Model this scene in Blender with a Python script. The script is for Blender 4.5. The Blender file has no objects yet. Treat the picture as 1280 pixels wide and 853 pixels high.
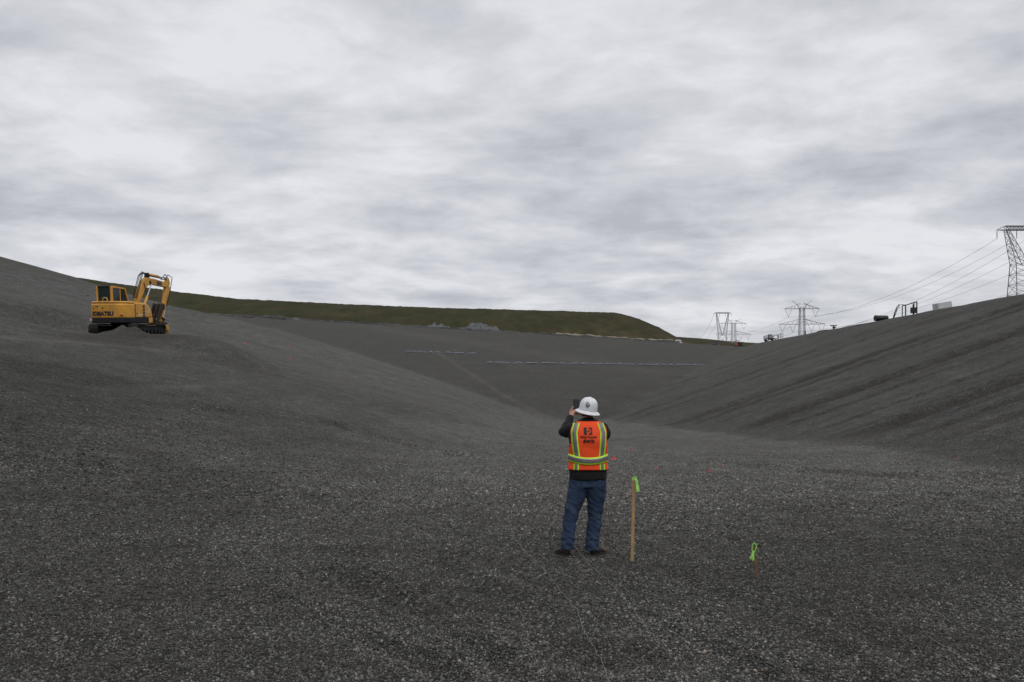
import bpy, bmesh, math, random
import numpy as np
from mathutils import Vector, Matrix, noise as mnoise
from mathutils.bvhtree import BVHTree
random.seed(7); rng = np.random.default_rng(7)
SC = bpy.context.scene; COL = SC.collection
rad = math.radians

# ------------------------------------------------------------------ helpers
def tag(o, label=None, cat=None, group=None, kind=None):
    if label: o['label'] = label
    if cat: o['category'] = cat
    if group: o['group'] = group
    if kind: o['kind'] = kind
    return o

def empty(name, loc=(0, 0, 0), rz=0):
    o = bpy.data.objects.new(name, None); COL.objects.link(o)
    o.location = loc; o.rotation_euler = (0, 0, rz); o.empty_display_size = .1
    return o

def link(name, me, mat=None, parent=None, smooth=False):
    o = bpy.data.objects.new(name, me); COL.objects.link(o)
    if mat and not me.materials: me.materials.append(mat)
    if parent: o.parent = parent
    if smooth: me.polygons.foreach_set('use_smooth', [True] * len(me.polygons))
    return o

class MB:
    """collects simple solids and links them as ONE mesh object"""
    def __init__(s): s.v = []; s.f = []
    def add(s, vs, fs):
        n = len(s.v); s.v += [tuple(v) for v in vs]; s.f += [tuple(i + n for i in f) for f in fs]; return s
    def box(s, c, d, M=None):
        hx, hy, hz = d[0] / 2, d[1] / 2, d[2] / 2
        vs = [Vector((x, y, z)) for x in (-hx, hx) for y in (-hy, hy) for z in (-hz, hz)]
        if M is not None: vs = [M @ v for v in vs]
        vs = [v + Vector(c) for v in vs]
        return s.add(vs, [(0, 1, 3, 2), (4, 6, 7, 5), (0, 4, 5, 1), (2, 3, 7, 6), (0, 2, 6, 4), (1, 5, 7, 3)])
    def bar(s, a, b, w, h=None, n=4):
        a = Vector(a); b = Vector(b); d = (b - a)
        if d.length < 1e-6: return s
        d.normalize(); up = Vector((0, 0, 1)) if abs(d.z) < .9 else Vector((0, 1, 0))
        x = d.cross(up).normalized(); y = x.cross(d); h = h or w
        vs = []
        for p in (a, b):
            for k in range(n):
                t = 2 * math.pi * (k + .5) / n
                c_, s_ = math.cos(t), math.sin(t)
                if n == 4: c_ *= 1.414; s_ *= 1.414
                vs.append(p + x * c_ * w / 2 + y * s_ * h / 2)
        fs = [(k, (k + 1) % n, n + (k + 1) % n, n + k) for k in range(n)]
        fs += [tuple(range(n))[::-1], tuple(range(n, 2 * n))]
        return s.add(vs, fs)
    def tube(s, pts, r, n=8, cap=True):
        pts = [Vector(p) for p in pts]; m = len(pts)
        R = r if isinstance(r, (list, tuple)) else [r] * m
        t0 = (pts[1] - pts[0]).normalized(); up = Vector((0, 0, 1)) if abs(t0.z) < .9 else Vector((1, 0, 0))
        x = t0.cross(up).normalized(); vs = []
        for i in range(m):
            t = (pts[min(i + 1, m - 1)] - pts[max(i - 1, 0)]).normalized()
            x = (x - t * x.dot(t)).normalized(); y = t.cross(x)
            rr = R[i]; rx, ry = rr if isinstance(rr, tuple) else (rr, rr)
            for k in range(n):
                a = 2 * math.pi * k / n; vs.append(pts[i] + x * math.cos(a) * rx + y * math.sin(a) * ry)
        fs = [(i * n + k, i * n + (k + 1) % n, (i + 1) * n + (k + 1) % n, (i + 1) * n + k) for i in range(m - 1) for k in range(n)]
        if cap: fs += [tuple(range(n))[::-1], tuple(range((m - 1) * n, m * n))]
        return s.add(vs, fs)
    def rings(s, rings, cap=True):
        """loft through equal-length rings of points"""
        n = len(rings[0]); m = len(rings); vs = [p for r in rings for p in r]
        fs = [(i * n + k, i * n + (k + 1) % n, (i + 1) * n + (k + 1) % n, (i + 1) * n + k) for i in range(m - 1) for k in range(n)]
        if cap: fs += [tuple(range(n))[::-1], tuple(range((m - 1) * n, m * n))]
        return s.add(vs, fs)
    def prism(s, poly, axis, a, b):
        """extrude 2-D polygon along axis from a to b"""
        def mk(p, t):
            if axis == 'x': return (t, p[0], p[1])
            if axis == 'y': return (p[0], t, p[1])
            return (p[0], p[1], t)
        n = len(poly); vs = [mk(p, a) for p in poly] + [mk(p, b) for p in poly]
        fs = [(k, (k + 1) % n, n + (k + 1) % n, n + k) for k in range(n)] + [tuple(range(n))[::-1], tuple(range(n, 2 * n))]
        return s.add(vs, fs)
    def cyl(s, c, r, h, axis='z', n=16):
        d = {'x': Vector((1, 0, 0)), 'y': Vector((0, 1, 0)), 'z': Vector((0, 0, 1))}[axis]
        c = Vector(c); return s.tube([c - d * h / 2, c + d * h / 2], r, n)
    def build(s, name, mat, parent=None, bevel=0, smooth=False, M=None, seg=2):
        me = bpy.data.meshes.new(name); me.from_pydata(s.v, [], s.f)
        bm = bmesh.new(); bm.from_mesh(me); bmesh.ops.recalc_face_normals(bm, faces=bm.faces)
        if M is not None: bmesh.ops.transform(bm, matrix=M, verts=bm.verts)
        bm.to_mesh(me); bm.free()
        o = link(name, me, mat, parent, smooth)
        if bevel:
            m = o.modifiers.new('bev', 'BEVEL'); m.width = bevel; m.segments = seg; m.limit_method = 'ANGLE'; m.angle_limit = rad(40)
            me.polygons.foreach_set('use_smooth', [True] * len(me.polygons))
            w = o.modifiers.new('wn', 'WEIGHTED_NORMAL')
        return o

def bake(o):
    """apply an object's modifiers by swapping its mesh"""
    dg = bpy.context.evaluated_depsgraph_get(); dg.update()
    me = bpy.data.meshes.new_from_object(o.evaluated_get(dg)); o.modifiers.clear(); old = o.data; o.data = me
    return o

# ------------------------------------------------------------------ materials
def new_mat(name):
    m = bpy.data.materials.new(name); m.use_nodes = True; nt = m.node_tree
    return m, nt, nt.nodes['Principled BSDF'], nt.nodes.new('ShaderNodeTexCoord')
def N(nt, t, **kw):
    n = nt.nodes.new(t)
    for k, v in kw.items():
        if k.startswith('i_'): n.inputs[int(k[2:]) if k[2:].isdigit() else k[2:].replace('_', ' ')].default_value = v
        else: setattr(n, k, v)
    return n
def noise(nt, vec, scale, det=4, rough=.55):
    n = N(nt, 'ShaderNodeTexNoise'); n.inputs['Scale'].default_value = scale; n.inputs['Detail'].default_value = det
    n.inputs['Roughness'].default_value = rough
    if vec is not None: nt.links.new(vec, n.inputs['Vector'])
    return n.outputs['Fac']
def mapr(nt, v, a, b, c, d):
    n = N(nt, 'ShaderNodeMapRange'); nt.links.new(v, n.inputs[0])
    for i, x in enumerate((a, b, c, d)): n.inputs[i + 1].default_value = x
    return n.outputs[0]
def math_(nt, op, a, b=None, c=None):
    n = N(nt, 'ShaderNodeMath', operation=op)
    for i, x in enumerate((a, b, c)):
        if x is None: continue
        if isinstance(x, (int, float)): n.inputs[i].default_value = x
        else: nt.links.new(x, n.inputs[i])
    return n.outputs[0]
def mix(nt, f, a, b, mode='MIX'):
    n = N(nt, 'ShaderNodeMix', data_type='RGBA', blend_type=mode)
    for i, x in zip((0, 6, 7), (f, a, b)):
        if isinstance(x, (int, float)): n.inputs[i].default_value = x
        elif isinstance(x, tuple): n.inputs[i].default_value = (*x[:3], 1)
        else: nt.links.new(x, n.inputs[i])
    return n.outputs[2]
def ramp(nt, v, stops):
    n = N(nt, 'ShaderNodeValToRGB'); nt.links.new(v, n.inputs[0]); e = n.color_ramp.elements
    while len(e) < len(stops): e.new(.5)
    for k, (p, c) in enumerate(stops): e[k].position = p; e[k].color = (*c, 1)
    return n.outputs[0]
def mapping(nt, vec, scale=(1, 1, 1), rot=(0, 0, 0), loc=(0, 0, 0)):
    n = N(nt, 'ShaderNodeMapping'); nt.links.new(vec, n.inputs[0]); n.inputs[1].default_value = loc
    n.inputs[2].default_value = rot; n.inputs[3].default_value = scale; return n.outputs[0]
def bump(nt, h, strength, dist, prev=None):
    n = N(nt, 'ShaderNodeBump'); n.inputs['Strength'].default_value = strength; n.inputs['Distance'].default_value = dist
    nt.links.new(h, n.inputs['Height'])
    if prev: nt.links.new(prev, n.inputs['Normal'])
    return n.outputs[0]

def mat(name, col, rough=.6, metal=0, var=.15, scale=6, dirt=None, dirt_amt=.4, bmp=0, bscale=40, coat=0):
    """painted / cloth / metal surface with wear: albedo and gloss vary, optional dirt patches and bump"""
    m, nt, b, tc = new_mat(name); v = tc.outputs['Object']
    f = noise(nt, v, scale, 5, .6)
    lo = tuple(c * (1 - var) for c in col); hi = tuple(min(1, c * (1 + var)) for c in col)
    c = mix(nt, mapr(nt, f, .3, .7, 0, 1), lo, hi)
    if dirt:
        f2 = noise(nt, v, scale * .6, 8, .7); c = mix(nt, mapr(nt, f2, .48, .68, 0, dirt_amt), c, dirt)
    nt.links.new(c, b.inputs['Base Color'])
    nt.links.new(mapr(nt, f, .3, .7, max(.05, rough - .1), min(1, rough + .12)), b.inputs['Roughness'])
    b.inputs['Metallic'].default_value = metal
    if coat: b.inputs['Coat Weight'].default_value = coat
    if bmp: nt.links.new(bump(nt, noise(nt, v, bscale, 4), .6, bmp), b.inputs['Normal'])
    return m

# ------------------------------------------------------------------ camera
EYE = 1.7; F = 1033.; HY = 513.
cam = bpy.data.cameras.new('camera'); camo = bpy.data.objects.new('camera', cam); COL.objects.link(camo)
camo.location = (0, 0, EYE); camo.rotation_euler = (rad(90), 0, 0)
cam.sensor_width = 36; cam.lens = 36 * F / 1280; cam.shift_y = (HY - 426.5) / 1280
cam.clip_end = 6000; cam.clip_start = .1; SC.camera = camo
def P(px, py, y): return Vector(((px - 640) / F * y, y, EYE - (py - HY) / F * y))

# ------------------------------------------------------------------ sky
SUN_EL, SUN_AZ = rad(56), rad(158)          # azimuth measured from +Y towards +X
w = bpy.data.worlds.new('World'); SC.world = w; w.use_nodes = True; nt = w.node_tree
bg = nt.nodes['Background']; bg.inputs[1].default_value = .1
sky = N(nt, 'ShaderNodeTexSky', sky_type='NISHITA', sun_disc=False); sky.sun_elevation = SUN_EL; sky.sun_rotation = SUN_AZ
tc = N(nt, 'ShaderNodeTexCoord'); sx = N(nt, 'ShaderNodeSeparateXYZ'); nt.links.new(tc.outputs['Generated'], sx.inputs[0])
zz = math_(nt, 'ADD', math_(nt, 'MAXIMUM', sx.outputs[2], 0), .16)
cx = N(nt, 'ShaderNodeCombineXYZ')
nt.links.new(math_(nt, 'DIVIDE', sx.outputs[0], zz), cx.inputs[0]); nt.links.new(math_(nt, 'DIVIDE', sx.outputs[1], zz), cx.inputs[1])
cv = cx.outputs[0]
warp = N(nt, 'ShaderNodeTexNoise'); warp.inputs['Scale'].default_value = 1.3; warp.inputs['Detail'].default_value = 3; nt.links.new(cv, warp.inputs['Vector'])
wv = N(nt, 'ShaderNodeVectorMath', operation='MULTIPLY_ADD'); nt.links.new(warp.outputs['Color'], wv.inputs[0])
wv.inputs[1].default_value = (.3, .3, .3); nt.links.new(cv, wv.inputs[2])
big = noise(nt, mapping(nt, wv.outputs[0], (1.0, 1.25, 1), loc=(9.1, 5.6, 2)), 1.0, 4, .5)
mid = noise(nt, mapping(nt, wv.outputs[0], (1.0, 1.25, 1), loc=(3.4, 2.2, 6)), 2.7, 7, .55)
fine = noise(nt, mapping(nt, wv.outputs[0], (1.15, 1.5, 1), loc=(5, 2, 8)), 7.5, 8, .62)
cl = math_(nt, 'ADD', math_(nt, 'ADD', math_(nt, 'MULTIPLY', big, .42), math_(nt, 'MULTIPLY', mid, .46)), math_(nt, 'MULTIPLY', fine, .12))
ccol = ramp(nt, cl, [(.39, (4.3, 4.37, 4.78)), (.45, (5.1, 5.17, 5.55)), (.51, (6.0, 6.05, 6.38)), (.58, (7.1, 7.12, 7.4))])
nt.links.new(mix(nt, .94, sky.outputs[0], ccol), bg.inputs[0])
sun = bpy.data.lights.new('sun', 'SUN'); sun.energy = .9; sun.angle = rad(30); sun.color = (1, .97, .92)
so = bpy.data.objects.new('sun', sun); COL.objects.link(so)
so.rotation_euler = (rad(90) - SUN_EL, 0, math.pi - SUN_AZ); so.location = (0, 0, 60)
SC.view_settings.view_transform = 'Standard'; SC.view_settings.look = 'None'; SC.view_settings.exposure = .18; SC.view_settings.gamma = 1

# ------------------------------------------------------------------ terrain
def fbm(x, y, s, seed=0, oct=4):
    """cheap numpy value noise"""
    out = np.zeros_like(x); a = 1; tot = 0
    for o in range(oct):
        X = x / s + 17.3 * (o + seed); Y = y / s - 9.1 * (o + seed)
        xi = np.floor(X); yi = np.floor(Y); fx = X - xi; fy = Y - yi
        fx = fx * fx * (3 - 2 * fx); fy = fy * fy * (3 - 2 * fy)
        h = lambda i, j: np.modf(np.abs(np.sin(i * 127.1 + j * 311.7 + seed * 7.7) * 43758.5453))[0]
        out += a * ((h(xi, yi) * (1 - fx) + h(xi + 1, yi) * fx) * (1 - fy) + (h(xi, yi + 1) * (1 - fx) + h(xi + 1, yi + 1) * fx) * fy - .5)
        tot += a; a *= .5; s = s / 2.03
    return out / tot * 2
def softmin(a, b, w): return -w * np.logaddexp(-a / w, -b / w)
def seg_dist(x, y, pts):
    d = np.full_like(x, 1e9)
    for (ax, ay), (bx, by) in zip(pts[:-1], pts[1:]):
        vx, vy = bx - ax, by - ay; t = np.clip(((x - ax) * vx + (y - ay) * vy) / (vx * vx + vy * vy + 1e-9), 0, 1)
        d = np.minimum(d, np.hypot(x - ax - t * vx, y - ay - t * vy))
    return d

def flat(pts): return [((px - 640) * EYE / (py - HY), EYE * F / (py - HY)) for px, py in pts]
RIDGES = [(flat([(430, 722), (520, 752), (600, 790), (690, 850)]), .05), (flat([(560, 700), (660, 745), (760, 772), (870, 790), (1010, 856)]), .04), (flat([(340, 745), (440, 775), (560, 830), (600, 870)]), .035),
          (flat([(860, 715), (960, 755), (1080, 815), (1150, 870)]), .035), (flat([(0, 640), (130, 625), (260, 640), (420, 628)]), .05), (flat([(1000, 600), (1120, 615), (1280, 622)]), .08), (flat([(880, 575), (1040, 590), (1280, 604)]), .09), (flat([(250, 575), (420, 566), (600, 573)]), .1)]
EXC = (-24.3, 51.5)
TRACKS = [(174, 3.2, .5), (150, 2.0, .25), (117, 3.6, .6), (104, 1.6, .5), (76, 3.6, .9), (71, 1.6, .7), (64, 1.0, .3), (54, 3.0, .8), (49, .9, .3),
          (43, .9, .4), (36.5, 2.1, .9), (38.8, .7, .6), (32.5, .8, .35), (30, .6, .5), (27.5, .7, .4), (24, 1.0, .3)]
def base(x, y):
    yy = np.clip(y, 0, 400)
    tl = np.interp(yy, [0, 12, 30, 50, 80, 105, 130, 175, 225, 262], [-5, -5, -2.5, .6, 1.5, 3.5, 6, 7, 7, -2])
    p = np.interp(yy, [0, 12, 50, 70, 110], [.2, .2, .262, .28, .34])
    L = p * (tl - x); CL = np.interp(yy, [90, 121, 155, 207, 246, 330], [20.2, 21.4, 21.3, 21.0, 24.8, 31])
    CL2 = np.interp(-x, [0, 30, 42.6, 45.6, 51, 57, 68, 80, 110], [12.6, 13.4, 14.8, 15.6, 16.5, 19.0, 22, 24, 27]) + .06 * np.maximum(yy - 165, 0)
    L = softmin(L, np.minimum(CL + 1.5, CL2), .3)
    R = .35 * (x - 14); zc = 14.3 + .0555 * (np.clip(y, -60, 290) - 88); xc = 14 + zc / .35
    CR = zc + np.minimum(.12 * np.maximum(x - xc, 0), 14); R = softmin(R, CR, .25)
    xl = np.clip(x, -150, 200)
    Fw = .17 * (y - 123.7) - .06 * xl; Fw = softmin(Fw, 30 - .06 * xl - .004 * np.clip(y - 300, 0, 600), .3)
    wd = .28
    back = .3 * (-y - 30)
    back = softmin(back, 25 + 0 * y, .5)
    m = np.maximum(np.maximum(np.maximum(L, R), Fw), np.maximum(0 * x, back))
    s = np.exp((L - m) / wd) + np.exp((R - m) / wd) + np.exp((Fw - m) / wd) + np.exp((0 - m) / wd) + np.exp((back - m) / wd)
    z = m + wd * np.log(s)
    return z, L, R, Fw
def height(x, y, full=False):
    x = np.asarray(x, float); y = np.asarray(y, float)
    z, L, R, Fw = base(x, y)
    # levelled bench under the machine
    ez = 6.42 + .10 * (y - EXC[1])
    d = np.hypot((x - EXC[0]) / 1.35, y - EXC[1]); k = np.clip((8.3 - d) / 6, 0, 1); k = k * k * (3 - 2 * k)
    z = z * (1 - k) + ez * k
    for (mx, my, mr, mh) in ((-23.1, 48.7, .85, .5), (-22.0, 48.3, .7, .28), (-25.9, 48.9, .5, .22), (-27.5, 50.5, .8, .25)):
        e = np.hypot(x - mx, (y - my) * 1.3) / mr; z = z + mh * np.exp(-e * e) * (1 + .5 * fbm(x, y, .5, 77, 2))
    d0 = np.hypot(x, y)
    for pts, hh in RIDGES:
        m_ = (d0 < 45) & (y > 0)
        if m_.any():
            xm, ym = x[m_], y[m_]; dd = seg_dist(xm, ym, pts); w_ = hh * 2.6 * (1 + .3 * np.sin(xm * 3 + ym)); u_ = np.clip(.55 + fbm(xm, ym, 1.3, 41, 3), 0, 1.3)
            z[m_] += 1.5 * hh * u_ * (np.exp(-(dd / w_) ** 2) - .8 * np.exp(-((dd - 2.3 * w_) / w_) ** 2))
    z = z + fbm(x * .35, y, .5, 51, 3) * .06 * np.clip(22 / (d0 + 1) - .6, 0, 1) * np.clip(.6 + 1.5 * fbm(x, y, 5, 52, 2), .15, 1.3) + fbm(x, y, 9, 1) * .12 * np.clip((d0 - 13) / 25, 0, 1) + fbm(x, y, 2.2, 2, 3) * .03 + fbm(x, y, .45, 5, 2) * .012 * np.clip(30 / (d0 + 1), 0, 1)
    rs = (R > np.maximum(L, Fw)) & (R > .05)
    rsm = np.clip(R / 1.2, 0, 1) * (R >= np.maximum(L, Fw) - .2) * np.clip((CRtop(y) - z) * 1.2 + .2, 0, 1)
    soil = np.zeros_like(x)
    for (ty, tw, amt) in TRACKS:
        nb = (rsm > 0) & (np.abs(y + .012 * (x - 14) * (1 if ty > 60 else -.6) - ty) < tw * 2 + 1)
        if not nb.any(): continue
        X0_, Y0_, Z0_, S0_, R0_ = x, y, z, soil, rsm
        x, y, z, soil, rsm = x[nb], y[nb], z[nb], soil[nb], rsm[nb]
        wob = fbm(x, y * 0 + ty, 14, 3, 2) * tw * .14
        skew = .012 * (x - 14) * (1 if ty > 60 else -.6)
        q = (y + wob + skew - ty) / (tw * .5)
        g = np.exp(-q ** 6)
        z = z - g * rsm * min(.4, tw * .12) + 1.0 * np.exp(-(np.abs(q) - 1.35) ** 2 * 9) * rsm * min(.12, tw * .04)
        soil = np.maximum(soil, g * rsm * min(1, amt * 1.25) * (.8 + .6 * fbm(x, y, 6, 8, 3)))
        Z0_[nb] = z; S0_[nb] = soil; x, y, z, soil, rsm = X0_, Y0_, Z0_, S0_, R0_
    if not full: return z
    return z, soil, rsm, L, R, Fw
def CRtop(y): return 14.3 + .0555 * (np.clip(y, -60, 290) - 88)
def H(x, y): return float(height(np.array([x]), np.array([y]))[0])
_t = np.concatenate([np.arange(3, 40, .04), np.arange(40, 420, .25)])
def G(px, py):
    """where the line of sight through a picture point meets the ground"""
    u = (px - 640) / F; v = -(py - HY) / F
    zz = height(u * _t, _t); i = np.argmax(zz >= EYE + v * _t)
    if i == 0: i = len(_t) - 1
    y = float(_t[i]); return Vector((u * y, y, float(zz[i])))

a1 = np.radians(np.arange(-40, 40.01, .125)); a2 = np.radians(np.arange(44, 316.1, 4.))
ang = np.concatenate([a1, a2]); nr = 780
rr = np.concatenate([[0.0], 1.6 * (3000 / 1.6) ** (np.linspace(0, 1, nr))])
A, Rr = np.meshgrid(ang, rr); X = (np.sin(A) * Rr).ravel(); Y = (np.cos(A) * Rr).ravel()
Z, SOIL, RSM, L_, R_, F_ = height(X, Y, True)
def paint(pxs, width, amt, arr):
    pts = [G(*p) for p in pxs]; pts = [(p.x, p.y) for p in pts]
    d = seg_dist(X, Y, pts); g = np.exp(-(d / width) ** 2) * amt * (.7 + .8 * fbm(X, Y, width * 3, 12, 3)); return np.maximum(arr, g)
LIGHT = np.zeros_like(X)
SOIL = paint([(100, 424), (150, 422), (222, 420)], 1.2, .7, SOIL); SOIL = paint([(195, 417), (235, 419)], .8, .9, SOIL)
SOIL = paint([(765, 497), (772, 498)], 1.6, 1.0, SOIL); SOIL = paint([(783, 496), (800, 499)], 1.5, .8, SOIL)
SOIL = paint([(790, 486), (820, 486)], 2.2, .6, SOIL); SOIL = paint([(843, 472), (852, 471)], 1.5, .9, SOIL)
SOIL = paint([(763, 515), (720, 528)], 1.5, .45, SOIL)
SOIL = paint([(1215, 591), (1275, 594)], .35, .9, SOIL); SOIL = paint([(1040, 588), (1130, 598)], .35, .5, SOIL)
SOIL = paint([(215, 378), (236, 388), (262, 392)], 3, .55, SOIL); SOIL = paint([(1155, 403), (1185, 397)], 2.5, .9, SOIL)
SOIL = paint([(950, 455), (975, 450)], 3.5, .7, SOIL)
for q in [[(0, 421), (90, 428), (180, 437), (260, 446)], [(0, 470), (120, 486), (260, 482)], [(270, 578), (310, 583)], [(370, 565), (500, 572), (580, 575)]]:
    LIGHT = paint(q, .4, .6, LIGHT)
LIGHT = paint([(548, 442), (590, 468), (640, 500), (690, 524)], .8, .34, LIGHT)
LIGHT = paint([(300, 392), (500, 415), (640, 436), (850, 470)], 8, .15, LIGHT)
ROWS = np.clip((-8 - X) / 6, 0, 1) * np.clip((34 - Y) / 5, 0, 1) * np.clip((Y - 13) / 3, 0, 1) * np.clip(.6 + 2.2 * fbm(X, Y, 7, 21, 2), 0, 1)
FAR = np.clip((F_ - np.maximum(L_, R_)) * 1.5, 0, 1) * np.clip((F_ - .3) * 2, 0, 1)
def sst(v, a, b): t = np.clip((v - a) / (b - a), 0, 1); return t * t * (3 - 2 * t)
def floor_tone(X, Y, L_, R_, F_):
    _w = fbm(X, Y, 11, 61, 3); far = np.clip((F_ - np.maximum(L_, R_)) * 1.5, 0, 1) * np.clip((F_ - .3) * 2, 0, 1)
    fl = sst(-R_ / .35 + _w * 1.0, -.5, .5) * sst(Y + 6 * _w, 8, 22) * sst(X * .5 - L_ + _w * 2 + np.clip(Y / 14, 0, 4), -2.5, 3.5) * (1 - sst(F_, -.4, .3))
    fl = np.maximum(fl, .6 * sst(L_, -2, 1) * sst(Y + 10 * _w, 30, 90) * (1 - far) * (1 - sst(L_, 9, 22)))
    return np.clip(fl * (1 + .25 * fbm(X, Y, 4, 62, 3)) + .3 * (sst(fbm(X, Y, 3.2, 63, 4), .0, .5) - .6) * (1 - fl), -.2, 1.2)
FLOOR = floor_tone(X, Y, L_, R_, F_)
na, nn = len(ang), len(rr); idx = np.arange(na * nn).reshape(nn, na)
q = np.stack([idx[:-1, :], np.roll(idx[:-1, :], -1, 1), np.roll(idx[1:, :], -1, 1), idx[1:, :]], -1).reshape(-1, 4)
me = bpy.data.meshes.new('gravel_ground'); me.vertices.add(len(X)); me.vertices.foreach_set('co', np.stack([X, Y, Z], 1).ravel())
me.loops.add(q.size); me.loops.foreach_set('vertex_index', q[:, ::-1].ravel().astype(np.int32)); me.polygons.add(len(q))
me.polygons.foreach_set('loop_start', np.arange(0, q.size, 4, dtype=np.int32)); me.update(calc_edges=True)
me.polygons.foreach_set('use_smooth', np.ones(len(q), bool))
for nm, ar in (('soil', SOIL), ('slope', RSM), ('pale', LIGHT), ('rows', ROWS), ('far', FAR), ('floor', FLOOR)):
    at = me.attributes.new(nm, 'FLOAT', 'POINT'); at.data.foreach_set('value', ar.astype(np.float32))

def gravel_material():
    m, nt, b, tc = new_mat('gravel'); v = tc.outputs['Object']
    def attr(n): a = N(nt, 'ShaderNodeAttribute'); a.attribute_name = n; return a.outputs['Fac']
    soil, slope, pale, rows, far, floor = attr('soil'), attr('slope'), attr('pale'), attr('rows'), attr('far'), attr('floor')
    vo = N(nt, 'ShaderNodeTexVoronoi'); vo.inputs['Scale'].default_value = 34; nt.links.new(v, vo.inputs['Vector'])
    vb = N(nt, 'ShaderNodeTexVoronoi'); vb.inputs['Scale'].default_value = 15; nt.links.new(v, vb.inputs['Vector'])
    se = N(nt, 'ShaderNodeSeparateColor'); nt.links.new(vo.outputs['Color'], se.inputs[0])
    se2 = N(nt, 'ShaderNodeSeparateColor'); nt.links.new(vb.outputs['Color'], se2.inputs[0])
    stone = ramp(nt, se.outputs[0], [(0, (.02, .02, .0195)), (.45, (.045, .0455, .043)), (.8, (.082, .081, .075)), (.95, (.15, .146, .135)), (1, (.27, .26, .24))])
    stone = mix(nt, mapr(nt, se2.outputs[1], .8, 1, 0, .6), stone, (.095, .082, .066))
    g1 = noise(nt, v, 7, 5, .7); g2 = noise(nt, v, 1.1, 5, .6); g3 = noise(nt, v, .16, 4, .6)
    g0 = noise(nt, v, 3.2, 1, .5); g4 = noise(nt, v, 13, 1, .5)
    f = math_(nt, 'MULTIPLY', math_(nt, 'MULTIPLY', mapr(nt, g0, .3, .7, .82, 1.18), mapr(nt, g4, .3, .7, .76, 1.24)), mapr(nt, g1, .3, .7, .76, 1.24))
    f = math_(nt, 'MULTIPLY', f, math_(nt, 'MULTIPLY', mapr(nt, g2, .3, .7, .74, 1.26), mapr(nt, g3, .3, .7, .85, 1.15)))
    st = noise(nt, mapping(nt, v, (.05, 1.6, .1)), 1.4, 5, .65)        # machine streaks up the right bank
    f = math_(nt, 'MULTIPLY', f, mix(nt, slope, (1, 1, 1), mapr(nt, st, .35, .65, .9, 1.08)))
    fl = noise(nt, mapping(nt, v, (1.1, .12, .1), rot=(0, 0, .25)), 1.2, 5, .65)
    f = math_(nt, 'MULTIPLY', f, mapr(nt, fl, .35, .65, .88, 1.1))
    sc = N(nt, 'ShaderNodeVectorMath', operation='SCALE'); nt.links.new(stone, sc.inputs[0]); nt.links.new(f, sc.inputs['Scale'])
    st2 = noise(nt, mapping(nt, v, (.03, .45, .1)), 1.2, 4, .6)
    f = math_(nt, 'MULTIPLY', f, mix(nt, slope, (1, 1, 1), mapr(nt, st2, .36, .64, .78, 1.06)))
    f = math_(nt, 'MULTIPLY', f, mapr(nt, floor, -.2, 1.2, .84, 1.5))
    sc = N(nt, 'ShaderNodeVectorMath', operation='SCALE'); nt.links.new(stone, sc.inputs[0]); nt.links.new(f, sc.inputs['Scale'])
    c = mix(nt, mapr(nt, noise(nt, v, .4, 6, .65), .52, .72, 0, .5), sc.outputs[0], (.040, .035, .028))
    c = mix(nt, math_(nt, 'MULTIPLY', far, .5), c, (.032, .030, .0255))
    c = mix(nt, math_(nt, 'MULTIPLY', soil, .97), c, mix(nt, noise(nt, v, 1.5, 5), (.012, .0105, .009), (.040, .030, .021)))
    c = mix(nt, pale, c, (.12, .115, .1))
    c = mix(nt, 1.0, c, (1.04, 1.045, .995), 'MULTIPLY')
    nt.links.new(c, b.inputs['Base Color']); b.inputs['Roughness'].default_value = .88; b.inputs['Specular IOR Level'].default_value = .3
    wv = N(nt, 'ShaderNodeTexWave', wave_type='BANDS', bands_direction='X'); wv.inputs['Scale'].default_value = .75; wv.inputs['Distortion'].default_value = 1.2
    wv.inputs['Detail'].default_value = 2; nt.links.new(mapping(nt, v, (1, 1, .001), rot=(0, 0, rad(-62))), wv.inputs['Vector'])
    n1 = bump(nt, g2, .8, .16); n2 = bump(nt, math_(nt, 'MULTIPLY', wv.outputs[0], rows), 1, .4, n1); n2 = bump(nt, g1, .8, .05, n2)
    n2 = bump(nt, math_(nt, 'MULTIPLY', st, slope), .4, .3, n2)
    n3 = bump(nt, math_(nt, 'SUBTRACT', 1, vo.outputs['Distance']), .9, .03, n2)
    nt.links.new(n3, b.inputs['Normal']); return m
GRAVEL = gravel_material()
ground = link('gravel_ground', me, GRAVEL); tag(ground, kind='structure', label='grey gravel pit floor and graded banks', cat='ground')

# loose stones on the near floor
n = 400000
th = rng.uniform(-.62, .62, n); r = 4.3 * (52 / 4.3) ** (1 - (1 - rng.random(n)) ** .42)
sx_ = np.tan(th) * r; sy_ = r.copy()
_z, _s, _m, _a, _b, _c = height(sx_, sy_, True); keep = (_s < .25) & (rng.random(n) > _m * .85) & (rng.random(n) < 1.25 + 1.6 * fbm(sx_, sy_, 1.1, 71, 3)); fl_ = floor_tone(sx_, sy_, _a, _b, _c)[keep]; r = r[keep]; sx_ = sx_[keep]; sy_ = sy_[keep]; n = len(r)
size = np.clip(rng.lognormal(math.log(.0068), .4, n), .003, .017) * np.clip((r / 9), 1, 1.7)
O = np.array([(1, 0, 0), (0, 1, 0), (-1, 0, 0), (0, -1, 0), (0, 0, 1), (0, 0, -1)], float)
Vv = O[None] * rng.uniform(.65, 1.35, (n, 6, 1)) + rng.uniform(-.28, .28, (n, 6, 3))
Vv *= size[:, None, None] * np.array([1.15, 1.0, .75]); az = rng.uniform(0, 6.28, n); ca, sa = np.cos(az), np.sin(az)
Vx = Vv[:, :, 0] * ca[:, None] - Vv[:, :, 1] * sa[:, None]; Vy = Vv[:, :, 0] * sa[:, None] + Vv[:, :, 1] * ca[:, None]
sz_ = height(sx_, sy_) + size * .25
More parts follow.
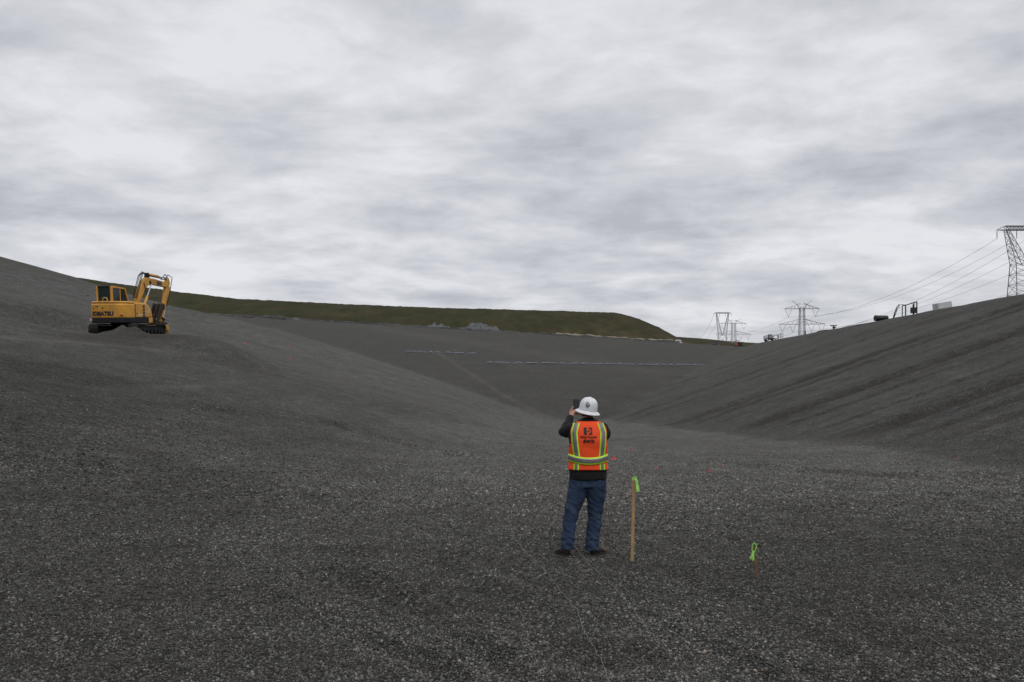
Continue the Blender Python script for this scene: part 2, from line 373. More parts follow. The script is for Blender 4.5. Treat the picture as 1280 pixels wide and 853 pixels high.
V3 = np.stack([Vx + sx_[:, None], Vy + sy_[:, None], Vv[:, :, 2] + sz_[:, None]], -1).reshape(-1, 3)
Fc = np.array([(0, 1, 4), (1, 2, 4), (2, 3, 4), (3, 0, 4), (1, 0, 5), (2, 1, 5), (3, 2, 5), (0, 3, 5)])
FF = (Fc[None] + (np.arange(n) * 6)[:, None, None]).reshape(-1)
me = bpy.data.meshes.new('loose_gravel'); me.vertices.add(len(V3)); me.vertices.foreach_set('co', V3.ravel())
me.loops.add(len(FF)); me.loops.foreach_set('vertex_index', FF.astype(np.int32)); me.polygons.add(len(FF) // 3)
me.polygons.foreach_set('loop_start', np.arange(0, len(FF), 3, dtype=np.int32)); me.update(calc_edges=True)
tone = rng.random(n); at = me.attributes.new('tone', 'FLOAT', 'POINT'); at.data.foreach_set('value', np.repeat(tone, 6).astype(np.float32))
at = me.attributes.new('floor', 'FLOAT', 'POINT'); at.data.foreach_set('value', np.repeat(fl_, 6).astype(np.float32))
m, nt, b, tc = new_mat('loose_stone'); a = N(nt, 'ShaderNodeAttribute'); a.attribute_name = 'tone'
c = ramp(nt, a.outputs['Fac'], [(0, (.016, .016, .016)), (.35, (.045, .0455, .044)), (.6, (.09, .089, .085)), (.8, (.165, .16, .148)), (.95, (.27, .265, .25)), (1, (.42, .41, .385))])
fr = math_(nt, 'FRACT', math_(nt, 'MULTIPLY', a.outputs['Fac'], 53.0))
c = mix(nt, mapr(nt, fr, .78, .84, 0, .75), c, mix(nt, 1.0, c, (1.1, .93, .78), 'MULTIPLY'))
c = mix(nt, mapr(nt, fr, .3, .2, 0, .6), c, mix(nt, 1.0, c, (.86, .97, 1.12), 'MULTIPLY'))
c = mix(nt, mapr(nt, noise(nt, tc.outputs['Object'], .5, 5, .6), .42, .68, 0, .75), c, mix(nt, .7, c, (.034, .027, .021)))
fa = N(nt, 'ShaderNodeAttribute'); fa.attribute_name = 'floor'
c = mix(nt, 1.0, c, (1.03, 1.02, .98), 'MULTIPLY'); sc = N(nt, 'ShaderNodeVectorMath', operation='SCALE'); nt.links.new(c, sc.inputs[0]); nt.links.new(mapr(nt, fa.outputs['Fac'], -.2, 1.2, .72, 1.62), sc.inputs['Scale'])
nt.links.new(sc.outputs[0], b.inputs['Base Color']); b.inputs['Roughness'].default_value = .85
stones = link('loose_gravel', me, m); tag(stones, 'loose grey crushed stones covering the near pit floor', 'gravel', kind='stuff')

# ------------------------------------------------------------------ grassy hill beyond the pit
def hill(name, sky_pts, y0, y1, y2, m, zb, lab, steps=(520, 60), rough=1.0):
    px = np.array([p[0] for p in sky_pts], float); py = np.array([p[1] for p in sky_pts], float)
    xs = (px - 640) / F * y1; zs = EYE - (py - HY) / F * y1
    nx, ny = steps; gx = np.linspace(xs[0], xs[-1], nx)
    ty = np.linspace(0, 1, ny); prof_y = y0 + (y2 - y0) * ty
    top = np.interp(gx, xs, zs); b0 = np.array([zb(x) for x in gx])
    t1 = (y1 - y0) / (y2 - y0)
    up = np.where(ty < t1, ty / t1, 1 - (ty - t1) / (1 - t1) * .9)
    up = np.clip(up, 0, 1); up = 1 - (1 - up) ** 1.25
    GX, UP = np.meshgrid(gx, up); PY = np.repeat(prof_y[:, None], nx, 1)
    Zz = b0[None] + (top - b0)[None] * UP
    Zz += fbm(GX, PY, 24, 31, 4) * 1.1 * rough * np.clip((1 - UP) * 3, .12, 1) + fbm(GX, PY, 5, 33, 3) * .25 * rough + fbm(GX, PY, 1.6, 34, 2) * .3 * rough
    XX = GX * (PY / y1) ** .25
    i = np.arange(nx * ny).reshape(ny, nx)
    fs = np.stack([i[:-1, :-1], i[:-1, 1:], i[1:, 1:], i[1:, :-1]], -1).reshape(-1, 4).tolist()
    me = bpy.data.meshes.new(name); me.from_pydata(np.stack([XX, PY, Zz], -1).reshape(-1, 3).tolist(), [], fs)
    return tag(link(name, me, m, smooth=True), lab, 'hill', kind='structure')
def grass_material():
    m, nt, b, tc = new_mat('rough_grass'); v = tc.outputs['Object']
    f = noise(nt, mapping(nt, v, (1, .35, .9)), .11, 9, .72); g = noise(nt, mapping(nt, v, (1.6, .3, .3)), .16, 6, .65)
    c = ramp(nt, f, [(.30, (.020, .027, .010)), (.45, (.034, .041, .016)), (.56, (.050, .049, .021)), (.68, (.075, .060, .032))])
    c = mix(nt, mapr(nt, g, .42, .68, 0, .75), c, (.045, .031, .018))
    sp = N(nt, 'ShaderNodeSeparateXYZ'); nt.links.new(v, sp.inputs[0])
    low = mapr(nt, math_(nt, 'ADD', sp.outputs[2], math_(nt, 'MULTIPLY', g, 10)), 36, 43, 1, 0)
    tan = math_(nt, 'MULTIPLY', low, mapr(nt, noise(nt, v, .05, 4, .6), .46, .62, 0, .8))
    c = mix(nt, tan, c, (.11, .088, .05))
    nt.links.new(c, b.inputs['Base Color']); b.inputs['Roughness'].default_value = .95; b.inputs['Specular IOR Level'].default_value = .1
    nt.links.new(bump(nt, noise(nt, v, .9, 6, .7), 1, .8), b.inputs['Normal']); return m
GRASS = grass_material()
hill('grass_hill', [(-420, 330), (-100, 338), (60, 343), (90, 346), (150, 355), (230, 366), (300, 374), (420, 380), (540, 385), (660, 388), (770, 391), (798, 399), (820, 409), (834, 418), (845, 425.5)],
     332, 430, 560, GRASS, lambda x: 30 - .06 * max(-150, min(200, x)) - 1.2, 'long dark green and brown grassy hill beyond the pit')
hill('distant_grass_hill', [(815, 430), (835, 420.5), (850, 421.5), (872, 423), (900, 426), (940, 429)], 560, 700, 900, GRASS, lambda x: 40, 'low far green hill right of the long hill', (60, 20), .4)

# ------------------------------------------------------------------ liner edge, soil berm, sandbags on the far bank
LINER = mat('black_liner', (.012, .012, .014), .45, var=.3, scale=.4, dirt=(.06, .055, .05), dirt_amt=.5)
def ribbon(name, pts, wid, m, lift=.05, hgt=.3, jit=.12):
    mb = MB(); rings = []
    for i, (x, y) in enumerate(pts):
        x2, y2 = pts[min(i + 1, len(pts) - 1)]; x1, y1 = pts[max(i - 1, 0)]
        d = Vector((x2 - x1, y2 - y1, 0)).normalized(); s = Vector((d.y, -d.x, 0)); wv = wid * random.uniform(.8, 1.2)
        r = []
        for k, hh in ((-1, -.2), (-.8, .5), (-.2, 1), (.4, .8), (1, -.2)):
            q = Vector((x, y, 0)) + s * k * wv / 2; r.append((q.x, q.y, H(q.x, q.y) + lift + hgt * hh * random.uniform(.6, 1.3) + random.uniform(-jit, jit) * .3))
        rings.append(r)
    mb.rings(rings); return mb.build(name, m)
def crest_line(p0, p1, y, n):
    out = []
    for k in range(n):
        t = k / (n - 1); px = p0 + (p1 - p0) * t; out.append(((px - 640) / F * y, y))
    return out
lp = [((px - 640) / F * (302 + 1.5 * math.sin(px * .05)), 302 + 1.5 * math.sin(px * .05)) for px in np.linspace(262, 849, 120)]
tag(ribbon('liner_edge', lp, 2.2, LINER, 0, .75), 'black liner edge running along the foot of the grassy hill', 'liner')
lp2 = [(x, y + 4.5 + random.uniform(-.3, .3)) for x, y in lp[88:119]]
SAND = mat('pale_soil', (.24, .2, .14), .95, var=.25, scale=.3)
tag(ribbon('soil_berm', lp2, 3.5, SAND, .35, 1.0, .03), 'pale tan soil berm at the right foot of the grassy hill', 'berm')
# rock piles
def mound(name, c, rx, ry, h, m, seed, lab, cat, group=None):
    n = 40; vs = []; fs = []
    for j in range(n):
        for i in range(n):
            u = -1 + 2 * i / (n - 1); v = -1 + 2 * j / (n - 1); r = min(1, math.hypot(u, v))
            e = (1 - r ** 2) ** .6 if r < 1 else 0
            nz = mnoise.fractal(Vector((u * 3 + seed, v * 3, seed)), .7, 2.1, 5)
            x = c[0] + u * rx; y = c[1] + v * ry
            vs.append((x, y, c[2] - .3 + h * e * (1 + .35 * nz) + .25 * h * nz * (r < .97)))
    for j in range(n - 1):
        for i in range(n - 1):
            k = j * n + i; fs.append((k, k + 1, k + n + 1, k + n))
    o = MB().add(vs, fs).build(name, m); return tag(o, lab, cat, group)
ROCK = mat('grey_rubble', (.12, .125, .13), .9, var=.55, scale=1.3, dirt=(.04, .05, .03), dirt_amt=.4, bmp=.2, bscale=2)
def hz(x): return 30 - .06 * x
for (px, wpx, h, s, lab) in [(598, 58, 4.2, 3, 'rounded grey rubble heap against the foot of the grassy hill'), (548, 46, 3.0, 9, 'low blue grey rubble heap left of the rounded one'),
                           (690, 42, 1.8, 5, 'small flat rubble heap with pale stones at the hill foot')]:
    y = 322; x = (px - 640) / F * y
    mound('rubble_heap', (x, y, hz(x)), wpx / 2 / F * y, 9, h, ROCK, s, lab, 'rubble heap', 'rubble heaps along the hill foot')
PILE = mat('black_sheet', (.01, .01, .011), .4)
for (px, py, wpx, lab) in [(345, 399, 26, 'long black covered hump on the liner edge'), (308, 397, 20, 'flat black covered hump left end of the liner edge')]:
    y = 299; x = (px - 640) / F * y; mound('covered_hump', (x, y, H(x, y) + .1), wpx / 2 / F * y, 2.2, 1.1 if wpx > 22 else .8, PILE, px, lab, 'hump', 'black humps on the liner edge')
GEO = mat('geotextile_strip', (.06, .066, .078), .8, var=.4, scale=.6, dirt=(.05, .05, .05), dirt_amt=.6)
def strip(pxs, n, wid, lab):
    a = []
    for (p, q) in zip(pxs[:-1], pxs[1:]):
        for k in range(n):
            t = k / n; a.append((p[0] + (q[0] - p[0]) * t, p[1] + (q[1] - p[1]) * t))
    g = [G(*p) for p in a]; g = [(p.x, p.y) for p in g]
    tag(ribbon('seam_strip', g, wid, GEO, .02, .05, .04), lab, 'fabric strip', 'fabric seam strips across the banks'); return g
s1 = strip([(606, 454), (700, 455), (800, 456.5), (884, 457)], 30, 1.1, 'blue grey seam strip under the long row of white sandbags')
s2 = strip([(506, 440), (600, 443)], 24, 1.0, 'blue grey seam strip upper left on the far bank')
s3 = strip([(0, 342), (40, 352), (76, 361), (112, 371)], 14, .7, 'thin blue grey seam strip high on the left bank')
BAG = mat('white_bag', (.2, .21, .235), .8, var=.25, scale=3)
def bag_mesh():
    mb = MB(); rings = []
    for t in np.linspace(-1, 1, 9):
        w_ = .24 * (1 - abs(t) ** 4) ** .5 + .05; h_ = .13 * (1 - abs(t) ** 3) ** .5 + .02
        rings.append([(t * .42, math.cos(a) * w_, .1 + math.sin(a) * h_) for a in np.linspace(0, 2 * math.pi, 10, endpoint=False)])
    mb.rings(rings); mb.tube([(.4, 0, .1), (.5, .02, .14)], .05, 6); return mb
bag0 = bag_mesh().build('sandbag', BAG, smooth=True); first = True
def bag(x, y, lab, grp, s=1.0):
    global first
    o = bag0 if first else bag0.copy()
    if not first: COL.objects.link(o)
    first = False
    o.location = (x, y, H(x, y) + .02); o.rotation_euler = (0, 0, random.uniform(-.4, .4)); o.scale = (s, s, s)
    return tag(o, lab, 'sandbag', grp)
def bags(line, n, lab, grp, s):
    L = [Vector(p) for p in line]
    for k in range(n):
        t = (k + random.uniform(.1, .9)) / n * (len(L) - 1.001); i = int(t); p = L[i].lerp(L[i + 1], t - i)
        bag(p.x + random.uniform(-.3, .3), p.y + random.uniform(-.5, .5), lab, grp, s * random.uniform(.75, 1.2))
bags(s1, 58, 'small white sandbag in the long row across the far bank', 'sandbags in the long far bank row', 1.15)
bags(s2, 20, 'small white sandbag in the short upper left far bank row', 'sandbags in the short far bank row', 1.15)
for (px, py, lab) in [(280, 415, 'lone white sandbag right of the excavator'), (253, 408, 'lone white sandbag just right of the excavator bucket')]:
    g = G(px, py); bag(g.x, g.y, lab, 'lone white sandbags on the left bank', .4)

# ------------------------------------------------------------------ transmission towers
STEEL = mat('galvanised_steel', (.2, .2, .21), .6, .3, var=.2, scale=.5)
STEEL_HAZE = mat('hazed_galvanised_steel', (.34, .35, .38), .6, .1, var=.15, scale=.5)  # same steel for the farther pylons, distance haze painted in as a paler colour
INS = mat('insulator', (.12, .12, .14), .3)
def lattice(mb, q0, q1, n, r, rb):
    """four-legged lattice column between two quads"""
    q0 = [Vector(p) for p in q0]; q1 = [Vector(p) for p in q1]
    for a, b in zip(q0, q1): mb.bar(a, b, r)
    for k in range(n):
        t0, t1 = k / n, (k + 1) / n
        A = [a.lerp(b, t0) for a, b in zip(q0, q1)]; B = [a.lerp(b, t1) for a, b in zip(q0, q1)]
        for i in range(4):
            j = (i + 1) % 4; mb.bar(A[i], B[j], rb); mb.bar(A[j], B[i], rb); mb.bar(B[i], B[j], rb)
def quad(cx, cy, z, hx, hy): return [(cx - hx, cy - hy, z), (cx + hx, cy - hy, z), (cx + hx, cy + hy, z), (cx - hx, cy + hy, z)]
def tower_flat(loc, hgt, wid, lab, m, rz, k=1.0, ext=8):
    """waisted lattice tower with one flat cross beam"""
    t = tag(empty('transmission_tower', loc, rz), lab, 'pylon', 'lattice power pylons beyond the pit')
    w_ = wid; zt = hgt; zw = hgt * .58
    b = MB(); lattice(b, quad(0, 0, -ext, w_ * .27, w_ * .2), quad(0, 0, zw, w_ * .225, w_ * .09), 7, .3 * k, .14 * k); b.build('tower_body', m, t)
    for s in (-1, 1):
        a = MB(); lattice(a, quad(s * w_ * .12, 0, zw, w_ * .105, w_ * .09), quad(s * w_ * .335, 0, zt - 1.3, w_ * .022, w_ * .045), 5, .24 * k, .12 * k); a.build('window_leg', m, t)
    c = MB(); lattice(c, [(-w_ / 2 + 3, -1, zt - 1.2), (-w_ / 2 + 3, 1, zt - 1.2), (-w_ / 2 + 3, 1, zt + .3), (-w_ / 2 + 3, -1, zt + .3)], [(w_ / 2 - 3, -1, zt - 1.2), (w_ / 2 - 3, 1, zt - 1.2), (w_ / 2 - 3, 1, zt + .3), (w_ / 2 - 3, -1, zt + .3)], 12, .26 * k, .12 * k)
    for s in (-1, 1):
        for yy in (-1, 1): c.bar((s * (w_ / 2 - 3), yy, zt + .3), (s * w_ / 2, 0, zt - 1.1), .2 * k); c.bar((s * (w_ / 2 - 3), yy, zt - 1.2), (s * w_ / 2, 0, zt - 1.2), .24 * k)
    c.build('cross_beam', m, t); pts = []
    for x in (-w_ / 2, -w_ * .165, w_ * .165, w_ / 2):
        MB().tube([(x, 0, zt - 1.2), (x, 0, zt - 3.0), (x, 0, zt - 4.6)], [.12 * k, .2 * k, .14 * k], 6).build('insulator', INS, t)
        pts.append(Matrix.Translation(loc) @ Matrix.Rotation(rz, 4, 'Z') @ Vector((x, 0, zt - 4.7)))
    return t, pts
def tower_double(loc, hgt, wid, lab, m, rz, k=1.0, ext=14):
    """narrow two-legged mast with two broad triangular cross arms and a V on top"""
    t = tag(empty('transmission_tower', loc, rz), lab, 'pylon', 'lattice power pylons beyond the pit')
    s2 = wid * .045; z1 = hgt * .665; z2 = hgt * .885
    b = MB(); lattice(b, quad(0, 0, -ext, wid * .09, wid * .09), quad(0, 0, hgt * .9, s2, s2), 15, .3 * k, .1 * k); b.build('mast', m, t)
    v = MB()
    for s in (-1, 1):
        v.bar((s * s2, 0, hgt * .88), (s * wid * .11, 0, hgt * .95), .26 * k); v.bar((s * wid * .11, 0, hgt * .95), (s * wid * .21, 0, hgt), .22 * k); v.bar((s * s2 * .3, 0, hgt * .95), (s * wid * .11, 0, hgt * .95), .16 * k)
        v.bar((s * s2, 0, hgt * .93), (-s * s2, 0, hgt * .86), .14 * k)
    v.build('earth_wire_arm', m, t); pts = []
    for z, hw, vs in ((z1, wid / 2, (.2, .42)), (z2, wid * .38, (.29,))):
        for s in (-1, 1):
            a = MB()
            for yy in (-.7, .7):
                a.bar((s * s2, yy, z), (s * hw, 0, z), .24 * k); a.bar((s * s2, yy, z + hgt * .075), (s * hw * .45, yy * .4, z + hgt * .04), .2 * k); a.bar((s * hw * .45, yy * .4, z + hgt * .04), (s * hw, 0, z), .2 * k)
                for q in (.25, .45, .65, .85): a.bar((s * hw * q, yy * (1 - q), z), (s * hw * (q - .08), yy * (1 - q), z + hgt * .065 * (1 - q)), .1 * k)
            a.build('cross_arm', m, t)
            for q in vs:
                x = s * wid * q; g = MB(); dx = wid * .072; dz = hgt * .115
                g.bar((x - dx, 0, z), (x, 0, z - dz), .15 * k); g.bar((x + dx, 0, z), (x, 0, z - dz), .15 * k); g.build('insulator', INS, t)
                pts.append(Matrix.Translation(loc) @ Matrix.Rotation(rz, 4, 'Z') @ Vector((x, 0, z - dz)))
    return t, pts
pA = P(1283, 284, 330); zA = H(pA.x, 330)
TA, wa = tower_flat((pA.x, 330, zA), pA.z - zA, 23.5, 'large near pylon cut off by the right edge of the photo', STEEL, 0, .8)
pB = P(1002.5, 376, 470); zB = 24
TB, wb = tower_double((pB.x, 470, zB), pB.z - zB, 26, 'double armed pylon with V shaped insulators behind the right bank', STEEL, rad(-4), .9)
pC = P(903, 391, 1150); zC = 62
TC, wc = tower_flat((pC.x, 1150, zC), pC.z - zC, 25, 'far flat topped pylon, leftmost of the group', STEEL_HAZE, 0, 1.25, 40)
pD = P(917, 398, 640); zD = 36
TD, wd_ = tower_double((pD.x, 640, zD), pD.z - zD, 28, 'farther double armed pylon just right of the flat topped far one', STEEL_HAZE, rad(5), .85, 16)
WIRE = mat('conductor_wire', (.26, .26, .29), .5, .3)
def wire(a, b, sag, r, lab):
    a = Vector(a); b = Vector(b); pts = []
    for k in range(41):
        t = k / 40; p = a.lerp(b, t); p.z -= 4 * sag * t * (1 - t); pts.append(p)
    return tag(MB().tube(pts, r, 5).build('power_line', WIRE, smooth=True), lab, 'power line', 'power lines between the pylons')
wire(wa[0], wb[5], 5, .055, 'top power line descending from the left arm tip of the near pylon')
wire(wa[1], wb[4], 8, .05, 'power line from the inner insulator of the near pylon')
wire(P(1330, 268, 322), wb[3], 7, .055, 'second power line down passing behind the near pylon window')
wire(P(1340, 284, 322), wb[2], 7, .05, 'third power line down reaching the lower arm of the double armed pylon')
wire(P(1345, 306, 330), wb[0], 7, .05, 'fourth power line down above the pale box trailer')
wire(P(1345, 332, 335), P(1010, 416, 470), 8, .05, 'lowest power line nearest the bank crest')
for k, (i, j) in enumerate([(0, 1), (1, 3), (4, 4), (5, 5)]):
    wire(wb[i], wd_[j], 5, .05, ['upper thin power line left of the double armed pylon', 'lower thin power line left of the double armed pylon',
         'thin power line between upper arms of the two double armed pylons', 'thin power line to the right upper arm of the far double armed pylon'][k])
wire(wc[0], P(868, 421, 1500), 12, .14, 'far power line falling left from the flat topped pylon')
wire(wc[1], P(872, 424, 1500), 14, .14, 'second far power line falling left from the flat topped pylon')

# ------------------------------------------------------------------ things on the rims
BLK = mat('black_plastic', (.012, .012, .013), .4, var=.3); DK = mat('dark_steel', (.03, .03, .032), .5, .4)
WHT = mat('white_paint', (.55, .56, .57), .5, dirt=(.2, .18, .16), dirt_amt=.35, scale=.8); ORG = mat('orange_paint', (.35, .09, .03), .5)
GLS = mat('dark_glass', (.02, .03, .035), .12); RUB = mat('tyre_rubber', (.015, .015, .015), .8)
def at_rim(px, y): x = (px - 640) / F * y; return (x, y, H(x, y))
# black pipe roll
l = at_rim(1100, 141); t = tag(empty('pipe_roll', l, rad(10)), 'black pipe end lying on the right bank crest', 'pipe')
mb = MB(); n = 20
for r0 in (.5,):
    o_ = [[(x, math.cos(a) * r0, .42 + math.sin(a) * r0) for a in np.linspace(0, 2 * math.pi, n, endpoint=False)] for x in (-.9, 1.3)]
    i_ = [[(x, math.cos(a) * (r0 - .06), .42 + math.sin(a) * (r0 - .06)) for a in np.linspace(0, 2 * math.pi, n, endpoint=False)] for x in (1.3, -.9)]
    mb.rings([o_[0], o_[1], i_[0], i_[1], o_[0]], cap=False)
mb.build('pipe', BLK, t, smooth=False); MB().tube([(-.9, 0, .42), (-.86, 0, .42)], .51, 20).build('end_cap', BLK, t)
# liner frame / roll spreader
l = at_rim(1118, 140); t = tag(empty('spool_frame', l, 0), 'black roll frame with bent arm on the right bank crest', 'roll frame')
f = MB(); f.bar((1.9, 0, 0), (1.9, 0, 2.15), .15); f.bar((3.25, .2, .3), (3.25, .2, 2.35), .11); f.bar((3.9, .2, .5), (3.9, .2, 2.8), .15); f.bar((1.9, 0, 2.15), (3.95, .2, 2.75), .16)
f.bar((1.9, 1.2, .2), (1.9, 1.2, 2.2), .12); f.bar((3.9, 1.2, .5), (3.9, 1.2, 2.8), .12); f.bar((1.9, 0, 2.15), (1.9, 1.2, 2.2), .12); f.bar((3.9, .2, 2.75), (3.9, 1.2, 2.75), .12)
f.build('frame', DK, t)
a = MB(); a.tube([(-.25, 0, -.2), (.1, 0, 1.0), (.45, 0, 1.85), (.9, 0, 2.2)], .09, 6); a.tube([(-.1, .1, -.2), (.5, .1, 1.4), (.9, .1, 1.9)], .06, 6); a.tube([(.6, 0, 2.2), (1.4, 0, 2.25), (2.0, 0, 2.15)], .05, 6); a.build('bent_arm', DK, t)
MB().box((3.5, .5, 1.35), (.85, .7, .95)).build('motor_box', DK, t, bevel=.04)
# box trailer
l = at_rim(1178, 200); t = tag(empty('box_trailer', (l[0], l[1], l[2]), rad(4)), 'pale grey box trailer peeking over the right bank crest', 'trailer')
zt = P(0, 377.5, 200).z - l[2]
tl = Matrix.Rotation(rad(-9), 4, 'Y')
b = MB(); b.box((0, 0, zt - 1.35), (3.5, 2.4, 2.3), tl)
b.build('trailer_body', WHT, t, bevel=.05)
r_ = MB()
for k in range(9): r_.box(tl @ Vector((-1.6 + k * .4, -1.22, 0)) + Vector((0, 0, zt - 1.35)), (.05, .04, 2.1), tl)
r_.build('side_rib', WHT, t)
MB().box((-.4, -1.25, zt - 2.2), (.7, .1, .7)).build('tool_box', DK, t)
ch = MB(); ch.box((0, 0, zt - 2.6), (4.3, 2.0, .18), tl); ch.build('chassis', DK, t)
for x in (-.6, .5):
    for s in (-1, 1):
        wz = MB().cyl((x, s * 1.0, max(.42, zt - 3.1)), .42, .28, 'y', 18).build('wheel', RUB, t); MB().cyl((x, s * 1.16, max(.42, zt - 3.1)), .2, .04, 'y', 12).build('rim', WHT, wz)
# sign post, marker post, lumps
l = at_rim(1042, 172); t = tag(empty('level_stand', l, 0), 'small dark T shaped stand on the right bank crest', 'stand')
MB().tube([(0, 0, -.2), (0, 0, 1.0)], .11, 6).build('post', DK, t); MB().box((0, 0, 1.1), (1.35, .25, .2)).build('cross_bar', DK, t, bevel=.02); MB().box((.1, 0, .7), (.6, .3, .35)).build('head_box', DK, t, bevel=.03)
l = at_rim(1006.5, 215); t = tag(empty('marker_post', l, 0), 'short dark post on the crest before the double armed pylon', 'post')
MB().tube([(0, 0, -.3), (0, 0, .7)], [.2, .16], 8).build('post', DK, t); MB().tube([(0, 0, .66), (0, 0, .82)], [.26, .12], 8).build('cap', DK, t)
for (px, y, s, lab) in [(997, 222, .5, 'small dark soil lump on the crest, right of the loader'), (991, 228, .6, 'small dark soil lump nearest the loader'), (1027, 190, .9, 'flat dark soil lump left of the T shaped stand'), (1033, 182, .8, 'flat dark soil lump beside the T shaped stand'),
                        (1075, 152, .6, 'thin dark soil lump left of the black pipe')]:
    l = at_rim(px, y); mound('soil_lump', (l[0], l[1], l[2] + .05), s * 1.2, 1.0, s * .45, mat('dark_soil', (.03, .027, .023), .9, var=.4), px, lab, 'soil lump', 'soil lumps on the right crest')
def wheel(t, c, r, wd):
    o = MB().cyl(c, r, wd, 'y', 18).build('wheel', RUB, t, bevel=.03); MB().cyl((c[0], c[1] - wd / 2 - .005 if c[1] < 0 else c[1] + wd / 2 + .005, c[2]), r * .5, .04, 'y', 12).build('rim', WHT, o)
# wheel loader with arch and frame
l = at_rim(966, 268); t = tag(empty('wheel_loader', (l[0], l[1], l[2] - .35), 0), 'pale loader with dark arched arms on the crest left of the double armed pylon', 'loader')
MB().prism([(-3.3, .8), (-3.3, 2.0), (-3.0, 2.3), (-2.1, 2.3), (-2.0, .8)], 'y', -.9, .9).build('rear_housing', WHT, t, bevel=.08)
MB().prism([(-2.0, .6), (-2.0, 1.4), (.6, 1.3), (.6, .6)], 'y', -.5, .5).build('chassis', DK, t)
c = MB(); [c.bar((x, y, 1.3), (x, y, 2.5), .1) for x in (-1.7, -.4) for y in (-.65, .65)]; c.box((-1.05, 0, 2.55), (1.6, 1.5, .1)); c.build('cab_frame', DK, t)
MB().box((-1.05, 0, 1.85), (1.2, 1.2, 1.1)).build('cab_glass', mat('pale_glass', (.25, .28, .3), .15), t)
a = MB()
for s in (-.5, .5): a.tube([(-.2, s, 1.5), (.6, s, 2.4), (1.6, s, 2.5), (2.3, s, 1.5)], .1, 6)
a.build('lift_arm', DK, t)
f = MB(); f.bar((2.5, -1, .5), (2.5, -1, 2.9), .12); f.bar((3.5, -1, .5), (3.5, -1, 2.9), .12); f.bar((2.5, -1, 2.8), (3.5, -1, 2.8), .12); f.bar((2.5, 1, .5), (2.5, 1, 2.9), .12); f.bar((3.5, 1, .5), (3.5, 1, 2.9), .12); f.bar((3, -1, 1.6), (3.5, -1, 1.6), .1); f.bar((2.5, -1, 2.8), (2.5, 1, 2.8), .1); f.build('fork_frame', DK, t)
MB().box((1.7, -.2, 1.0), (.8, .5, .4)).build('red_tank', ORG, t, bevel=.05)
for x in (-2.4, .2):
    for s in (-.8, .8): wheel(t, (x, s, .65), .65, .4)
t.scale = (.86, .86, .86)
# orange tracked carrier beside the far pylon
l = at_rim(923, 305); t = tag(empty('tracked_carrier', (l[0], l[1], l[2]), 0), 'rusty orange tracked carrier at the foot of the far pylons', 'carrier')
MB().prism([(-1.3, .6), (-1.3, 1.5), (-.6, 1.6), (-.4, .6)], 'y', -.8, .8).build('engine_box', ORG, t, bevel=.06)
MB().prism([(-.3, .6), (-.3, 1.9), (1.2, 1.9), (1.3, .6)], 'y', -.8, .8).build('bed', DK, t, bevel=.05)
c = MB(); [c.bar((x, y, 1.6), (x, y, 2.4), .08) for x in (-.9, .2) for y in (-.6, .6)]; c.box((-.35, 0, 2.42), (1.5, 1.5, .1)); c.build('canopy', DK, t)
for s in (-.85, .85):
    MB().prism([(-1.3, .1), (-1.5, .35), (-1.3, .6), (1.3, .6), (1.5, .35), (1.3, .1)], 'y', s - .2, s + .2).build('track', RUB, t)
# pickup truck and white vehicle at the end of the hill
def vehicle(name, l, rz, body, lab, cat, van=False):
    t = tag(empty(name, l, rz), lab, cat)
    if van: prof = [(-2.3, .45), (-2.35, 1.9), (-2.2, 2.1), (1.1, 2.1), (1.8, 1.3), (2.5, 1.1), (2.6, .45)]
    else: prof = [(-2.6, .5), (-2.65, 1.15), (-.9, 1.15), (-.7, 1.2), (1.1, 1.2), (2.5, 1.05), (2.6, .5)]
    MB().prism(prof, 'y', -.9, .9).build('body', body, t, bevel=.08)
    if not van:
        MB().prism([(-.85, 1.15), (-.7, 1.8), (.35, 1.82), (1.05, 1.2)], 'y', -.78, .78).build('cab', body, t, bevel=.06)
        for s in (-1, 1): MB().prism([(-.68, 1.22), (-.58, 1.7), (.3, 1.72), (.85, 1.22)], 'y', s * .785, s * .80).build('window', GLS, t)
        r = MB(); [r.bar((x, y, 1.15), (x, y, 1.95), .07) for x in (-2.5, -1.0) for y in (-.8, .8)]; [r.bar((-2.5, y, 1.95), (.4, y, 1.95), .07) for y in (-.8, .8)]; r.build('ladder_rack', DK, t)
    else:
        for s in (-1, 1): MB().prism([(.3, 1.3), (.3, 1.85), (.95, 1.85), (1.5, 1.3)], 'y', s * .905, s * .92).build('window', GLS, t)
    for x in (-1.6, 1.65):
        for s in (-.82, .82): wheel(t, (x, s, .4), .4, .26)
    for s in (-.65, .65): MB().box((2.58, s, .8), (.1, .28, .16)).build('headlight', WHT, t)
    return t
pt_ = vehicle('pickup_truck', at_rim(894, 305.5), rad(165), mat('dark_truck_paint', (.05, .055, .06), .35, coat=.3), 'dark pickup truck with a rack on the far crest', 'pickup truck')
pt_.scale = (.78, .78, .9)
vv_ = vehicle('white_van', at_rim(848.5, 309), rad(60), WHT, 'small white van at the right tip of the grassy hill', 'van', True); vv_.scale = (.8, .8, .8)

